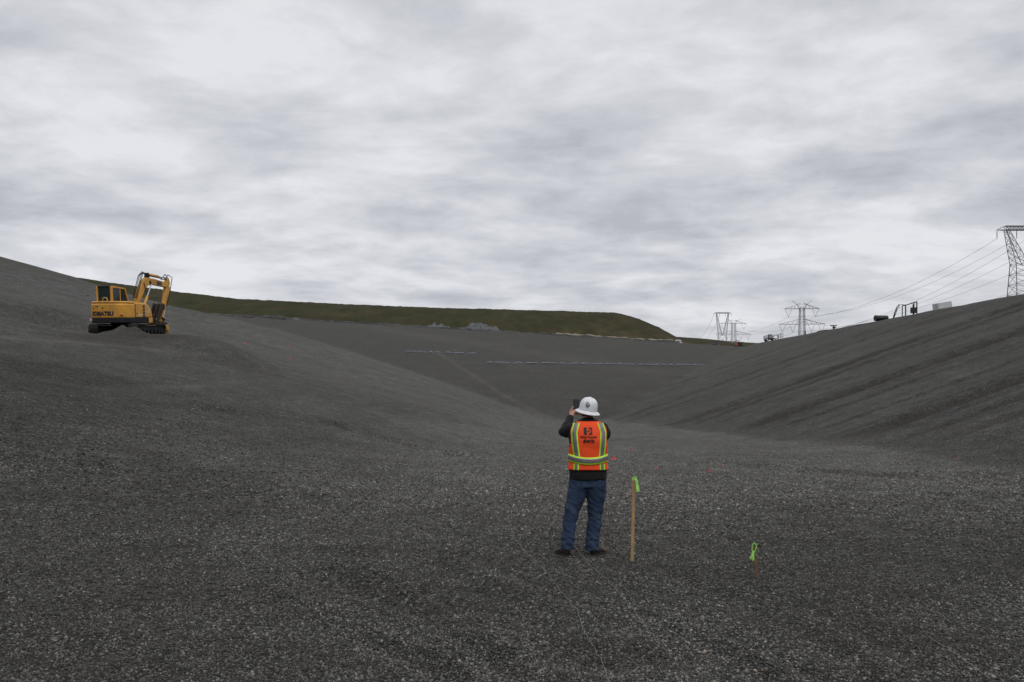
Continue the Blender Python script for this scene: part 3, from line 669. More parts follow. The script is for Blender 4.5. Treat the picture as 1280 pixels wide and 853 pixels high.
# ------------------------------------------------------------------ stakes, ribbons, red markers, strings
WOOD = mat('stake_wood', (.42, .27, .12), .8, var=.25, scale=9, dirt=(.12, .07, .04), dirt_amt=.4)
WOOD2 = mat('weathered_stake_wood', (.17, .09, .05), .85, var=.3, scale=12)
LIME = mat('lime_ribbon', (.38, .78, .16), .5, var=.12, scale=15)
g = G(790, 702); t = tag(empty('survey_stake', g), 'tall straight wooden stake with a lime ribbon beside the person', 'survey stake', 'wooden survey stakes')
top = Vector((.022, 0, .975)); s = MB(); s.add([(-.017, -.01, -.05), (.017, -.01, -.05), (.017, .01, -.05), (-.017, .01, -.05), (top.x - .017, -.01, .955), (top.x + .017, -.01, .96), (top.x + .017, .01, .96), (top.x - .017, .01, .955), (-.004, -.005, -.08), (.004, .005, -.08)],
     [(0, 1, 5, 4), (1, 2, 6, 5), (2, 3, 7, 6), (3, 0, 4, 7), (4, 5, 6, 7), (0, 1, 8), (1, 2, 9, 8), (2, 3, 9), (3, 0, 8, 9)]); s.build('stake_shaft', WOOD, t)
rb = MB(); rb.box((top.x, 0, .93), (.04, .026, .035)); 
pts = [(top.x + .015, -.016, .95), (top.x + .026, -.022, .91), (top.x + .034, -.02, .86), (top.x + .041, -.024, .81), (top.x + .046, -.02, .785)]
for k in range(len(pts) - 1):
    a_, b_ = Vector(pts[k]), Vector(pts[k + 1]); w1 = .013 + .002 * k
    rb.add([a_ - Vector((w1, 0, 0)), a_ + Vector((w1, .006, 0)), b_ + Vector((w1, .006, 0)), b_ - Vector((w1, 0, 0)), a_ - Vector((w1, -.002, 0)), a_ + Vector((w1, .008, 0)), b_ + Vector((w1, .008, 0)), b_ - Vector((w1, -.002, 0))],
           [(0, 1, 2, 3), (4, 5, 6, 7), (0, 1, 5, 4), (3, 2, 6, 7), (0, 3, 7, 4), (1, 2, 6, 5)])
rb.bar((top.x + .01, -.014, .93), (top.x + .014, -.02, .965), .02, .003); rb.build('ribbon', LIME, t)
g = G(947, 724); t = tag(empty('survey_stake', g), 'short dark leaning stake with a looped lime ribbon', 'survey stake', 'wooden survey stakes')
MB().add([(-.012, -.008, -.03), (.014, -.008, -.03), (.014, .012, -.03), (-.012, .012, -.03), (-.052, -.008, .30), (-.03, -.008, .315), (-.03, .012, .315), (-.052, .012, .30)],
         [(0, 1, 5, 4), (1, 2, 6, 5), (2, 3, 7, 6), (3, 0, 4, 7), (4, 5, 6, 7), (0, 1, 2, 3)]).build('stake_shaft', WOOD2, t)
def band(mb, pts, wid, thick=.003):
    """ribbon of given width through points, each with its own half-width direction"""
    rings = []
    for i, p in enumerate(pts):
        p = Vector(p); d = (Vector(pts[min(i + 1, len(pts) - 1)]) - Vector(pts[max(i - 1, 0)])).normalized(); s = Vector((0, 1, 0)).cross(d).normalized()
        ww = wid[i] if isinstance(wid, list) else wid; o_ = Vector((0, thick, 0)); rings.append([p - s * ww / 2, p + s * ww / 2, p + s * ww / 2 + o_, p - s * ww / 2 + o_])
    mb.rings(rings)
rb = MB(); band(rb, [(-.036, -.012, .265), (-.022, -.02, .30), (-.018, -.026, .335), (-.035, -.03, .362), (-.055, -.03, .355), (-.062, -.026, .325), (-.062, -.022, .29), (-.052, -.014, .27)], .010)
band(rb, [(-.048, -.018, .285), (-.060, -.024, .24), (-.078, -.02, .200)], [.013, .022, .020]); band(rb, [(-.046, -.022, .285), (-.052, -.028, .23), (-.050, -.024, .185)], [.012, .020, .020]); rb.build('ribbon', LIME, t)
g0 = G(952, 721); clod = MB()
mound('soil_clod', (g0.x, g0.y, g0.z), .03, .025, .03, mat('brown_clod', (.09, .05, .03), .95, var=.3), 4, 'small reddish brown clod at the foot of the short stake', 'clod')

RED = mat('red_marker', (.75, .035, .03), .5, var=.2, scale=30)
def marker(px, py, wpx, lab, grp):
    g = G(px, py); y = g.y; s = wpx / F * y
    o = MB(); random.seed(int(px * 7 + py))
    rings = []
    for k in range(7):
        u = -.5 + k / 6; hgt = .25 + .35 * random.random()
        rings.append([(u * s, -.18 * s + .06 * s * random.random(), 0), (u * s * 1.02, -.06 * s, hgt * s * (1 - abs(u))), (u * s, .12 * s, hgt * s * .7 * (1 - abs(u))), (u * s * .98, .2 * s, 0)])
    o.rings(rings); ob = o.build('red_marker', RED); ob.location = (g.x, g.y, g.z + .015); ob.rotation_euler = (0, 0, random.uniform(-.5, .5))
    tag(ob, lab, 'ground marker', grp)
for px, py, wp, lab in [(767, 575, 6.5, 'largest red marker lying on the gravel right of the vest'), (789, 563.5, 2.6, 'small red marker above the tall stake'), (820, 586, 3.2, 'red marker on the gravel right of the tall stake'),
                        (887, 590, 3.4, 'red marker above and left of the short stake'), (900, 583, 2, 'tiny faint red marker above the one left of the short stake'), (893, 558.5, 2, 'tiny red marker nearest the valley bottom'),
                        (953, 564, 2, 'tiny red marker at the toe of the right bank'), (1196, 574, 2.4, 'tiny red marker farthest right at the bank toe'), (1134, 578, 2, 'tiny red marker second from right at the bank toe'),
                        (307, 430, 2.6, 'red marker on the left bank just below the excavator level'), (362, 433, 2, 'tiny upper red marker of the two on the left bank'), (363, 449.5, 2.4, 'lower red marker of the two close together on the left bank'),
                        (422, 471, 2, 'tiny red marker in the middle of the left bank'), (285, 551, 2, 'tiny red marker low on the left bank'), (534, 508, 2.2, 'tiny red marker left of the person on the left bank')]:
    marker(px, py, wp, lab, 'red markers on the gravel')
random.seed(5)
STR = mat('white_string', (.24, .24, .23), .8)
def string(pts, r, lab):
    out = []
    for a_, b_ in zip(pts[:-1], pts[1:]):
        for k in range(8):
            t = k / 8; g = G(a_[0] + (b_[0] - a_[0]) * t, a_[1] + (b_[1] - a_[1]) * t); out.append((g.x + random.uniform(-.004, .004), g.y, g.z + .010 + random.uniform(-.007, .006)))
    tag(MB().tube(out, r, 5).build('ground_string', STR), lab, 'string', 'white strings lying on the gravel')
string([(625, 655), (640, 670), (658, 693), (680, 712), (700, 740), (722, 766), (730, 792), (742, 812), (753, 832), (762, 856)], .0018, 'thin white string on the gravel, left one before the person')
string([(718, 684), (735, 706), (760, 728), (779, 748), (800, 775), (815, 796), (835, 818), (850, 838), (862, 858)], .0018, 'thin white string running back between the feet')
string([(968, 700), (985, 712), (1012, 722)], .0016, 'short faint white string right of the short stake')
string([(1160, 798), (1200, 824), (1240, 852)], .002, 'faint white string in the bottom right foreground')

# ------------------------------------------------------------------ excavator
YEL = mat('machine_yellow', (.64, .315, .036), .5, var=.14, scale=1.5, dirt=(.18, .12, .06), dirt_amt=.6, coat=.15)
YEL2 = mat('faded_yellow', (.5, .32, .08), .5, var=.1, scale=2, dirt=(.16, .11, .06), dirt_amt=.35)
BLKP = mat('black_paint', (.007, .008, .010), .8, var=.2, dirt=(.035, .03, .025), dirt_amt=.3); TRK = mat('track_steel', (.02, .018, .016), .7, .3, var=.4, scale=3, dirt=(.07, .055, .04), dirt_amt=.6)
RUST = mat('rusty_bucket', (.045, .03, .022), .8, .2, var=.4, scale=3, dirt=(.09, .06, .04), dirt_amt=.5)
CHR = mat('chrome_rod', (.6, .6, .62), .2, .9); HOSE = mat('rubber_hose', (.01, .01, .01), .5); TGL = mat('tinted_glass', (.018, .035, .035), .08)
SEATM = mat('seat_vinyl', (.04, .045, .05), .6); DBL = mat('dark_lettering', (.012, .013, .03), .5); DEC = mat('pale_decal', (.5, .48, .55), .5); GRL = mat('vent_grille', (.05, .05, .08), .6)
ez = H(*EXC)
ex = tag(empty('excavator', (EXC[0], EXC[1], ez)), 'yellow tracked excavator with folded boom parked on the left bank', 'excavator')
ex.rotation_euler = (math.atan(.10), 0, 0)
PSI = rad(12); PHI = rad(3)
MU = Matrix.Rotation(-PSI, 4, 'Z'); MT = Matrix.Translation((.38, .1, 0)) @ Matrix.Rotation(-PHI, 4, 'Z')
# undercarriage
for s in (-1, 1):
    cx_ = s * 1.22; Lh = 1.95; rr_ = .30; zc_ = .335
    path = []
    for k in range(9): a = -math.pi / 2 - math.pi * k / 8; path.append((-Lh + .36 + rr_ * math.cos(a), zc_ + rr_ * math.sin(a)))
    for k in range(1, 12): path.append((-Lh + .36 + (2 * Lh - .72) * k / 12, zc_ + rr_ - .03 * math.sin(math.pi * k / 12)))
    for k in range(9): a = math.pi / 2 - math.pi * k / 8; path.append((Lh - .36 + rr_ * math.cos(a), zc_ + rr_ * math.sin(a)))
    for k in range(1, 12): path.append((Lh - .36 - (2 * Lh - .72) * k / 12, zc_ - rr_))
    P_ = [Vector((0, p[0], p[1])) for p in path]; tot = sum((P_[(i + 1) % len(P_)] - P_[i]).length for i in range(len(P_)))
    ns = 44; shoes = MB(); i = 0; acc = 0; step = tot / ns
    def on_path(dist):
        dist %= tot; i = 0
        while True:
            a_, b_ = P_[i % len(P_)], P_[(i + 1) % len(P_)]; l_ = (b_ - a_).length
            if dist <= l_: return a_.lerp(b_, dist / l_), (b_ - a_).normalized()
            dist -= l_; i += 1
    for k in range(ns):
        p, d = on_path(k * step); nrm = Vector((0, d.z, -d.y)); Mx = Matrix((Vector((1, 0, 0)), d, d.cross(Vector((1, 0, 0))))).transposed().to_4x4()
        c0 = Vector((cx_, p.y, p.z)); shoes.box(c0, (.56, step * .9, .045), Mx)
        out = (Vector((0, p.y, p.z)) - Vector((0, max(-Lh + .36, min(Lh - .36, p.y)), zc_))).normalized(); shoes.box(c0 + out * .035, (.54, .03, .05), Mx)
    tr = shoes.build('track', TRK, ex, M=MT)
    fr = MB(); fr.box((cx_, 0, .42), (.3, 2 * Lh - 1.0, .3)); fr.build('track_frame', BLKP, ex, bevel=.04, M=MT)
    MB().cyl((cx_, -Lh + .38, .41), .29, .3, 'x', 16).build('sprocket', BLKP, ex, M=MT); MB().cyl((cx_, Lh - .38, .4), .28, .3, 'x', 16).build('idler', BLKP, ex, M=MT)
    for k in range(6): MB().cyl((cx_, -1.15 + k * .46, .2), .12, .34, 'x', 12).build('roller', BLKP, ex, M=MT)
c = MB(); c.box((0, 0, .5), (1.9, .7, .22)); c.build('car_body', BLKP, ex, bevel=.08, M=MT); MB().cyl((0, 0, .76), .62, .24, 'z', 28).build('slew_ring', BLKP, ex, M=MU)
bl = MB(); bl.prism([(2.45, .08), (2.38, .3), (2.42, .6), (2.5, .62), (2.46, .3), (2.55, .06)], 'x', -1.4, 1.4)
for s in (-.5, .5): bl.bar((s, .9, .42), (s, 2.4, .35), .16)
bl.build('dozer_blade', YEL2, ex, M=MT)
# upper structure
def house_poly(w=1.31, rear=-1.5, cor=-1.0, front=1.3):
    p = []
    for k in range(13):
        t = -1 + 2 * k / 12; p.append((t * w, cor + (rear - cor) * (1 - abs(t) ** 2.6)))
    return p
rp = house_poly()
MB().prism(rp + [(1.31, 1.25), (-1.31, 1.25)], 'z', .72, 1.06).build('lower_skirt', BLKP, ex, bevel=.05, M=MU)
cwp = rp + [(1.31, -.42), (-1.31, -.42)]
cw = MB().prism([(x * 1.012, y * 1.012) for x, y in cwp], 'z', 1.0, 1.9)
cwo = cw.build('counterweight', YEL, ex, bevel=.10, M=MU, seg=3)
hd = MB(); hd.prism([(x * .985, y * .985) for x, y in rp] + [(1.29, -.44), (-1.29, -.44)], 'z', 1.9, 2.04); hd.build('engine_hood', YEL, ex, bevel=.08, M=MU, seg=3)
sd = MB(); sd.prism([(-.415, 1.063), (-.415, 1.98), (.62, 1.98), (.95, 1.85), (1.22, 1.5), (1.3, 1.063)], 'x', -.2, 1.30); sd.build('side_housing', YEL, ex, bevel=.09, M=MU, seg=3)
fc = MB(); fc.prism([(.86, .72), (.86, 1.063), (1.27, 1.063), (1.24, .76)], 'x', .3, 1.315); fc.build('corner_step', YEL, ex, bevel=.03, M=MU)
lf = MB(); lf.box((-.8, .45, 1.02), (1.02, 1.6, .16)); lf.build('cab_floor', YEL, ex, bevel=.03, M=MU)
# panel seams, door, vents, decals on the right flank
dr = MB(); dr.box((1.312, -.03, 1.5), (.02, .62, .82)); dro = dr.build('side_door', YEL, ex, bevel=.015, M=MU); MB().box((1.33, -.28, 1.3), (.03, .05, .09)).build('handle', BLKP, dro, M=MU)
for k in range(4):
    MB().box((1.312, .42, 1.76 - k * .2), (.02, .17, .15)).build('vent', GRL, ex, M=MU)
MB().box((1.325, .02, 1.24), (.006, .36, .09)).build('decal', DEC, dro, M=MU)
MB().box((1.31, .86, 1.46), (.012, .14, .22)).build('decal', DEC, ex, M=MU)
sm = MB()
for yy in (-.405,): sm.box((1.316, yy, 1.48), (.012, .02, .8))
sm.build('panel_seam', BLKP, ex, M=MU)
MB().box((1.0, -1.28, 1.18), (.16, .03, .08), Matrix.Rotation(rad(25), 4, 'Z')).build('tail_reflector', mat('red_reflector', (.25, .02, .02), .3), ex, M=MU)
MB().box((-1.27, -1.1, .93), (.14, .05, .16)).build('tail_lamp', mat('lamp_lens', (.6, .45, .42), .3), ex, M=MU)
# writing wraps the curved counterweight
def text_mesh(txt, size, bold=0.0, space=1.0):
    cu = bpy.data.curves.new('t', 'FONT'); cu.body = txt; cu.size = size; cu.align_x = 'CENTER'; cu.align_y = 'CENTER'; cu.offset = bold; cu.space_character = space; cu.resolution_u = 3
    o = bpy.data.objects.new('t', cu); COL.objects.link(o); dg = bpy.context.evaluated_depsgraph_get(); me = bpy.data.meshes.new_from_object(o.evaluated_get(dg))
    bpy.data.objects.remove(o); bm = bmesh.new(); bm.from_mesh(me); bmesh.ops.triangulate(bm, faces=bm.faces); bmesh.ops.subdivide_edges(bm, edges=[e for e in bm.edges if e.calc_length() > size * .25], cuts=2); bmesh.ops.triangulate(bm, faces=bm.faces)
    vs = [v.co.copy() for v in bm.verts]; fs = [[v.index for v in f.verts] for f in bm.faces]; bm.free(); return vs, fs
def rear_y(x): t = max(-1, min(1, x / 1.326)); return (-1.0 + (-1.5 + 1.0) * (1 - abs(t) ** 2.6)) * 1.012
vs, fs = text_mesh('KOMATSU', .34, .024, 1.10)
MB().add([(v.x * .93 - .2, rear_y(v.x * .93 - .2) - .012, 1.27 + v.y) for v in vs], fs).build('lettering', DBL, cwo, M=MU)
for x, z, w_ in [(-.85, 1.6, .06), (-.1, 1.62, .08), (-.5, 1.72, .3)]:
    MB().box((x, rear_y(x) - .004, z), (w_, .02, .05 if w_ > .2 else .08)).build('latch', BLKP if w_ < .2 else GRL, cwo, M=MU)
# cab
cabp = lambda x: x
pil = MB(); X0, X1, Y0, Y1, Zb, Zt = -1.30, -.30, -.40, 1.12, 1.06, 2.98
for (x, y, wd) in ((X0, Y0, .1), (X1, Y0, .12), (X0, .35, .09), (X1, .38, .05)): pil.box((x, y, (Zb + Zt) / 2 + .45 * 0), (wd, wd * 1.1, Zt - Zb))
for x in (X0, X1):
    pil.bar((x, Y1, Zb), (x, Y1 + .05, 1.9), .09); pil.bar((x, Y1 + .05, 1.9), (x, Y1 - .28, Zt - .1), .09); pil.bar((x, Y1 - .28, Zt - .1), (x, Y0, Zt - .02), .1); pil.bar((x, Y0, Zb + .05), (x, Y1, Zb + .05), .12)
pil.build('cab_frame', YEL, ex, bevel=.02, M=MU)
rf = MB(); rf.prism([(Y0 - .04, Zt - .06), (Y0, Zt + .06), (Y1 - .35, Zt + .04), (Y1 - .24, Zt - .08)], 'x', X0 - .02, X1 + .02); rf.build('cab_roof', BLKP, ex, bevel=.04, M=MU)
gl = MB(); gl.box(((X0 + X1) / 2, Y0 + .02, 2.45), (.9, .012, 1.0)); gl.build('rear_window', TGL, ex, M=MU)
for x in (X0, X1): MB().prism([(Y0 + .08, 1.2), (Y0 + .08, Zt - .08), (Y1 - .3, Zt - .12), (Y1 + .02, 1.9), (Y1 - .02, 1.2)], 'x', x - .006, x + .006).build('side_window', TGL, ex, M=MU)
MB().box(((X0 + X1) / 2, Y0 + .03, 1.98), (.98, .06, .12)).build('rear_sill', BLKP, ex, M=MU)
hr = MB(); hr.tube([(-.78, -.62, 2.02), (-.76, -.62, 2.2), (-.7, -.62, 2.27), (-.52, -.62, 2.27), (-.46, -.62, 2.2), (-.42, -.62, 2.02)], .035, 8); hr.build('grab_rail', YEL2, ex, M=MU, smooth=True)
MB().cyl((.55, -.9, 2.12), .07, .3, 'z', 12).build('exhaust', BLKP, ex, M=MU)
# boom in local Y-Z plane at x = bx
bx = .22
MU0 = MU; SH = Matrix(((1, 0, 0, 0), (0, .66, 0, .9 * .34), (0, 0, 1, 0), (0, 0, 0, 1))); MU = MU0 @ SH
def slab(poly, x0, x1, name, m, parent=None, bev=.03): return MB().prism(poly, 'x', x0, x1).build(name, m, parent or ex, bevel=bev, M=MU)
boom = slab([(.85, 1.25), (1.2, 1.15), (1.85, 2.2), (2.5, 2.92), (3.1, 3.16), (4.3, 3.2), (5.9, 3.12), (6.15, 3.2), (6.1, 3.38), (5.8, 3.46), (4.2, 3.6), (2.9, 3.66), (2.25, 3.42), (1.55, 2.6)], bx - .15, bx + .15, 'boom', YEL, bev=.04)
slab([(3.15, 3.22), (3.42, 3.22), (3.42, 3.46), (3.15, 3.46)], bx + .152, bx + .17, 'access_plate', BLKP, boom, 0)
slab([(4.3, 3.25), (5.1, 3.22), (5.1, 3.44), (4.3, 3.48)], bx + .152, bx + .165, 'decal', GRL, boom, 0)
for s in (-.34, .34):
    c = MB(); a = Vector((bx + s, 1.2, 1.15)); b = Vector((bx + s, 3.0, 3.2)); mdl = a.lerp(b, .62); c.tube([a, mdl], .085, 10); co = c.build('boom_cylinder', YEL, ex, M=MU, smooth=True); MB().tube([mdl, b], .045, 8).build('rod', CHR, co, M=MU)
stick = slab([(6.45, 3.75), (6.2, 3.7), (5.95, 3.25), (5.5, 2.05), (4.8, .85), (4.98, .75), (5.72, 1.85), (6.3, 3.0), (6.58, 3.4)], bx - .12, bx + .12, 'stick', YEL, bev=.03)
a = Vector((bx, 3.1, 3.86)); b = Vector((bx, 6.4, 3.72)); mdl = a.lerp(b, .55); c = MB(); c.tube([a, mdl], .1, 10); co = c.build('stick_cylinder', YEL, ex, M=MU, smooth=True); MB().tube([mdl, b], .05, 8).build('rod', CHR, co, M=MU)
slab([(2.95, 3.62), (3.3, 3.62), (3.2, 3.97), (3.05, 3.97)], bx - .14, bx + .14, 'cylinder_bracket', BLKP)
a = Vector((bx, 6.62, 3.15)); b = Vector((bx, 5.35, .95)); mdl = a.lerp(b, .6); c = MB(); c.tube([a, mdl], .085, 10); co = c.build('bucket_cylinder', YEL, ex, M=MU, smooth=True); MB().tube([mdl, b], .045, 8).build('rod', CHR, co, M=MU)
lk = MB(); lk.bar((bx - .15, 5.35, .95), (bx - .15, 4.9, 1.1), .09); lk.bar((bx + .15, 5.35, .95), (bx + .15, 4.9, 1.1), .09); lk.bar((bx, 5.35, .95), (bx, 4.9, .45), .12); lk.build('bucket_linkage', BLKP, ex, M=MU)
pf = [(5.0, .75), (4.3, .85), (3.85, .6), (3.62, .25), (3.75, -.02), (4.1, .0), (4.55, .12), (5.05, .4)]
bk = MB(); bk.prism(pf, 'x', bx - .5, bx - .46); bk.prism(pf, 'x', bx + .46, bx + .5)
for (p, q) in zip(pf[:5], pf[1:6]):
    bk.add([(bx - .46, p[0], p[1]), (bx + .46, p[0], p[1]), (bx + .46, q[0], q[1]), (bx - .46, q[0], q[1]), (bx - .46, p[0] + .02, p[1] - .05), (bx + .46, p[0] + .02, p[1] - .05), (bx + .46, q[0] + .03, q[1] + .02), (bx - .46, q[0] + .03, q[1] + .02)],
           [(0, 1, 2, 3), (4, 5, 6, 7), (0, 1, 5, 4), (2, 3, 7, 6), (0, 3, 7, 4), (1, 2, 6, 5)])
bko = bk.build('bucket', RUST, ex, M=MU)
for k in range(5): MB().prism([(4.1, -.02), (4.2, .1), (4.5, .16), (4.5, .02)], 'x', bx - .44 + k * .2, bx - .36 + k * .2).build('tooth', RUST, bko, M=MU)
th_ = MB()
for x in (bx - .3, bx, bx + .3): th_.prism([(5.0, 2.0), (4.65, 2.05), (3.9, 1.2), (3.75, .72), (3.95, .78), (4.35, 1.15), (4.7, 1.5), (5.1, 1.7)], 'x', x - .04, x + .04)
for q in ((4.55, 1.75), (4.15, 1.25), (3.9, .9)): th_.box((bx, q[0], q[1]), (.7, .08, .08))
th_.build('bucket_thumb', RUST, ex, M=MU)
hs = MB()
for k, dx in enumerate((-.14, -.05, .06, .15)):
    hs.tube([(bx + dx, 1.15, 2.3), (bx + dx, 1.75, 3.2), (bx + dx * 1.1, 2.15, 3.75 + .04 * k), (bx + dx, 2.75, 4.02 - .04 * k), (bx + dx, 3.3, 3.78)], .028, 6)
hs.tube([(bx + .12, 3.3, 3.76), (bx + .12, 4.5, 3.72), (bx + .12, 5.6, 3.6)], .03, 6); hs.tube([(bx - .12, 5.6, 3.62), (bx - .12, 6.3, 4.0), (bx - .12, 6.9, 3.7), (bx - .12, 6.7, 3.2)], .03, 6); hs.tube([(bx + .12, 5.6, 3.6), (bx + .14, 6.2, 3.95), (bx + .16, 6.85, 3.8), (bx + .12, 6.5, 2.9), (bx + .13, 5.8, 1.9)], .03, 6)
hs.tube([(bx + .17, 2.3, 3.3), (bx + .2, 2.6, 2.6), (bx + .2, 2.2, 2.1)], .03, 6)
hs.build('hydraulic_hoses', HOSE, ex, M=MU, smooth=True)
wl = MB(); wl.box((bx + .25, 2.5, 3.75), (.14, .1, .12)); wl.build('work_lamp', BLKP, ex, M=MU)
MU = MU0
seat = MB(); seat.box((-.8, .25, 1.55), (.5, .5, .14)); seat.box((-.8, .0, 1.95), (.5, .12, .7)); seat.build('operator_seat', SEATM, ex, bevel=.04, M=MU)

# ------------------------------------------------------------------ the person
g = G(735, 695.5); PX = Vector((g.x, g.y, g.z + .005)) 
person_lab = 'person in orange safety vest and white hard hat, seen from behind, holding up a phone'
def remesh(mb, name, m, parent, vox, smooth=4, disp=None):
    o = mb.build(name, m, parent)
    r = o.modifiers.new('r', 'REMESH'); r.mode = 'VOXEL'; r.voxel_size = vox; r.use_smooth_shade = True
    s = o.modifiers.new('s', 'SMOOTH'); s.factor = .5; s.iterations = smooth
    bake(o)
    if disp:
        me = o.data; me.calc_loop_triangles(); co = [v.co.copy() for v in me.vertices]; no = [v.normal.copy() for v in me.vertices]
        for v, c, n in zip(me.vertices, co, no): v.co = c + n * disp(c)
    me = o.data; me.polygons.foreach_set('use_smooth', [True] * len(me.polygons)); 
    if not me.materials: me.materials.append(m)
    return o
SKIN = mat('skin', (.42, .22, .16), .55, var=.08, scale=20)
# torso cross section
ZZ = [.84, .90, 1.0, 1.1, 1.2, 1.3, 1.40, 1.46, 1.50, 1.535, 1.56, 1.585, 1.61]
AA = [.200, .214, .218, .206, .203, .214, .228, .226, .214, .185, .142, .098, .070]
BB = [.130, .140, .142, .136, .134, .138, .138, .130, .120, .106, .092, .078, .066]
def fold(x, z): return .0045 * mnoise.fractal(Vector((x * 7, 3.3, z * 9)), .8, 2, 3) + .004 * mnoise.noise(Vector((x * 4 + z * 6, 1, z * 12)))
def TA(z, off): return float(np.interp(z, ZZ, AA)) + off, float(np.interp(z, ZZ, BB)) + off, float(np.interp(z, [.85, 1.1, 1.35, 1.6], [.0, .0, -.012, .02]))
NE = 2.35
def Tpt(th, z, off):
    a, b, cy = TA(z, off); c, s = math.cos(th), math.sin(th)
    x = a * math.copysign(abs(c) ** (2 / NE), c); y = cy + b * math.copysign(abs(s) ** (2 / NE), s)
    f = fold(x, z) if off > .01 else 0; r = math.hypot(x, y) or 1
    return Vector((x * (1 + f / r), y * (1 + f / r), z))
def back(x, z, off, side=-1):
    a, b, cy = TA(z, off); q = min(.999, abs(x / a)); y = b * (1 - q ** NE) ** (1 / NE)
    f = fold(x, z); return Vector((x, cy + side * (y + f * .9), z))
body = MB()
def th_rings(zs, off, n=28): return [[Tpt(2 * math.pi * k / n, z, off) for k in range(n)] for z in zs]
body.rings(th_rings([.86, 1.0, 1.15, 1.3, 1.4, 1.46, 1.5, 1.535], -.035))
HC = Vector((.0, .05, 1.695))
body.tube([(0, .0, 1.46), (0, .01, 1.55), (0, .03, 1.62)], [.07, .058, .06], 16)
hd_ = []
for t in np.linspace(0, 1, 14):
    zz_ = HC.z - .118 + .236 * t; s = math.sin(math.pi * min(.985, max(.03, t * .97 + .015))) ** .55
    wx = .076 * s * (.8 + .2 * min(1, t * 2.2)); wy = .096 * s * (.84 + .16 * min(1, t * 2))
    hd_.append([(math.cos(a) * wx, HC.y + .006 * (1 - t) + math.sin(a) * wy, zz_) for a in np.linspace(0, 2 * math.pi, 24, endpoint=False)])
body.rings(hd_)
body.tube([(0, HC.y + .088, HC.z + .02), (0, HC.y + .106, HC.z - .01), (0, HC.y + .116, HC.z - .03), (0, HC.y + .095, HC.z - .042)], [.009, .012, .016, .010], 8)
for s in (-1, 1):
    body.tube([(s * .076, HC.y - .012, HC.z + .028), (s * .088, HC.y - .018, HC.z + .012), (s * .086, HC.y - .012, HC.z - .012), (s * .077, HC.y - .004, HC.z - .03)], [.009, .014, .012, .008], 8)
    body.tube([(s * .052, HC.y + .078, HC.z + .032), (s * .02, HC.y + .091, HC.z + .03)], .008, 6)
body.tube([(-.022, HC.y + .088, HC.z - .066), (0, HC.y + .094, HC.z - .064), (.022, HC.y + .088, HC.z - .066)], [.005, .008, .005], 6)
body.tube([(-.012, HC.y + .08, HC.z - .095), (.012, HC.y + .08, HC.z - .095)], .014, 8)
# arms: shoulder, elbow, wrist
LA = [(-.165, .0, 1.475), (-.222, .07, 1.452), (-.268, .17, 1.435), (-.215, .27, 1.53), (-.168, .365, 1.632)]
RA = [(.16, .0, 1.475), (.195, .09, 1.43), (.215, .18, 1.39), (.13, .28, 1.50), (.03, .375, 1.615)]
body.tube(LA, [.05, .045, .036, .036, .026], 12); body.tube(RA, [.05, .045, .036, .036, .026], 12)
def hand(w_, palm, fingers, thumb):
    body.tube([w_, Vector(w_).lerp(Vector(palm[0]), .5), palm[0], palm[1]], [(.026, .02), (.03, .02), (.040, .016), (.036, .013)], 12)
    for f in fingers: body.tube(f, [.0095, .009, .0085, .0065], 8)
    body.tube(thumb, [.013, .011, .0095, .007], 8)
px0, px1, pyy = -.142, -.066, .43
# left hand behind and beside the phone, fingers closing over its right edge
hand(LA[-1], [(-.150, .425, 1.672), (-.142, .444, 1.705)], [[(-.146 + .004 * k, .447, 1.672 + .019 * k), (-.105, .453, 1.682 + .018 * k), (-.066 + .002 * k, .450, 1.688 + .0175 * k), (-.058, .430 - .002 * (3 - k), 1.69 + .0175 * k)] for k in range(4)],
     [(-.158, .415, 1.665), (-.160, .41, 1.70), (-.152, .414, 1.728), (-.137, .418, 1.742)])
hand(RA[-1], [(-.012, .42, 1.648), (-.040, .446, 1.662)], [[(-.03, .448, 1.640 + .017 * k), (-.065, .468, 1.643 + .015 * k), (-.098, .468, 1.646 + .014 * k), (-.118, .462, 1.648 + .014 * k)] for k in range(4)],
     [(-.014, .41, 1.66), (-.035, .408, 1.684), (-.055, .412, 1.698), (-.072, .418, 1.706)])
LL = [(-.085, .0, .92), (-.135, .0, .70), (-.20, .015, .49), (-.225, .0, .30), (-.236, -.01, .10)]
RL = [(.085, .0, .92), (.095, .01, .70), (.085, .05, .48), (.062, .06, .30), (.045, .05, .09)]
body.tube([(0, 0, .88), *LL[:1], *LL], [.1, .095, .095, .075, .055, .05, .04], 12) if False else None
for Lg in (LL, RL): body.tube(Lg, [.095, .075, .055, .05, .038], 12)
for Lg, d in ((LL, (-.45, .89)), (RL, (.55, .83))):
    a_ = Vector(Lg[-1]); body.tube([a_ + Vector((0, 0, .03)), a_ + Vector((0, 0, -.04)), a_ + Vector((d[0] * .07, d[1] * .07, -.055)), a_ + Vector((d[0] * .15, d[1] * .15, -.06))], [.036, .038, .034, .026], 10)
pobj = remesh(body, 'person', SKIN, None, .0045, 2); pobj.location = PX; tag(pobj, person_lab, 'person')
for s in (-1, 1):
    e = MB(); e.tube([(s * .033, HC.y + .076, HC.z + .008), (s * .033, HC.y + .088, HC.z + .008)], [.013, .008], 10); e.build('eye', mat('eye_white', (.7, .68, .65), .3), pobj)
HAIR = mat('brown_hair', (.045, .022, .014), .7, var=.3, scale=60, bmp=.003, bscale=200)
hb = MB(); rings = []
for z in np.linspace(HC.z - .085, HC.z + .06, 7):
    r = []
    for a in np.linspace(rad(172), rad(368), 25):
        t = (z - (HC.z - .118)) / .236; s = math.sin(math.pi * (t * .97 + .015)) ** .55; wx = .083 * s; wy = .104 * s
        r.append((math.cos(a) * wx, HC.y + math.sin(a) * wy, z))
    rings.append(r)
n = 25
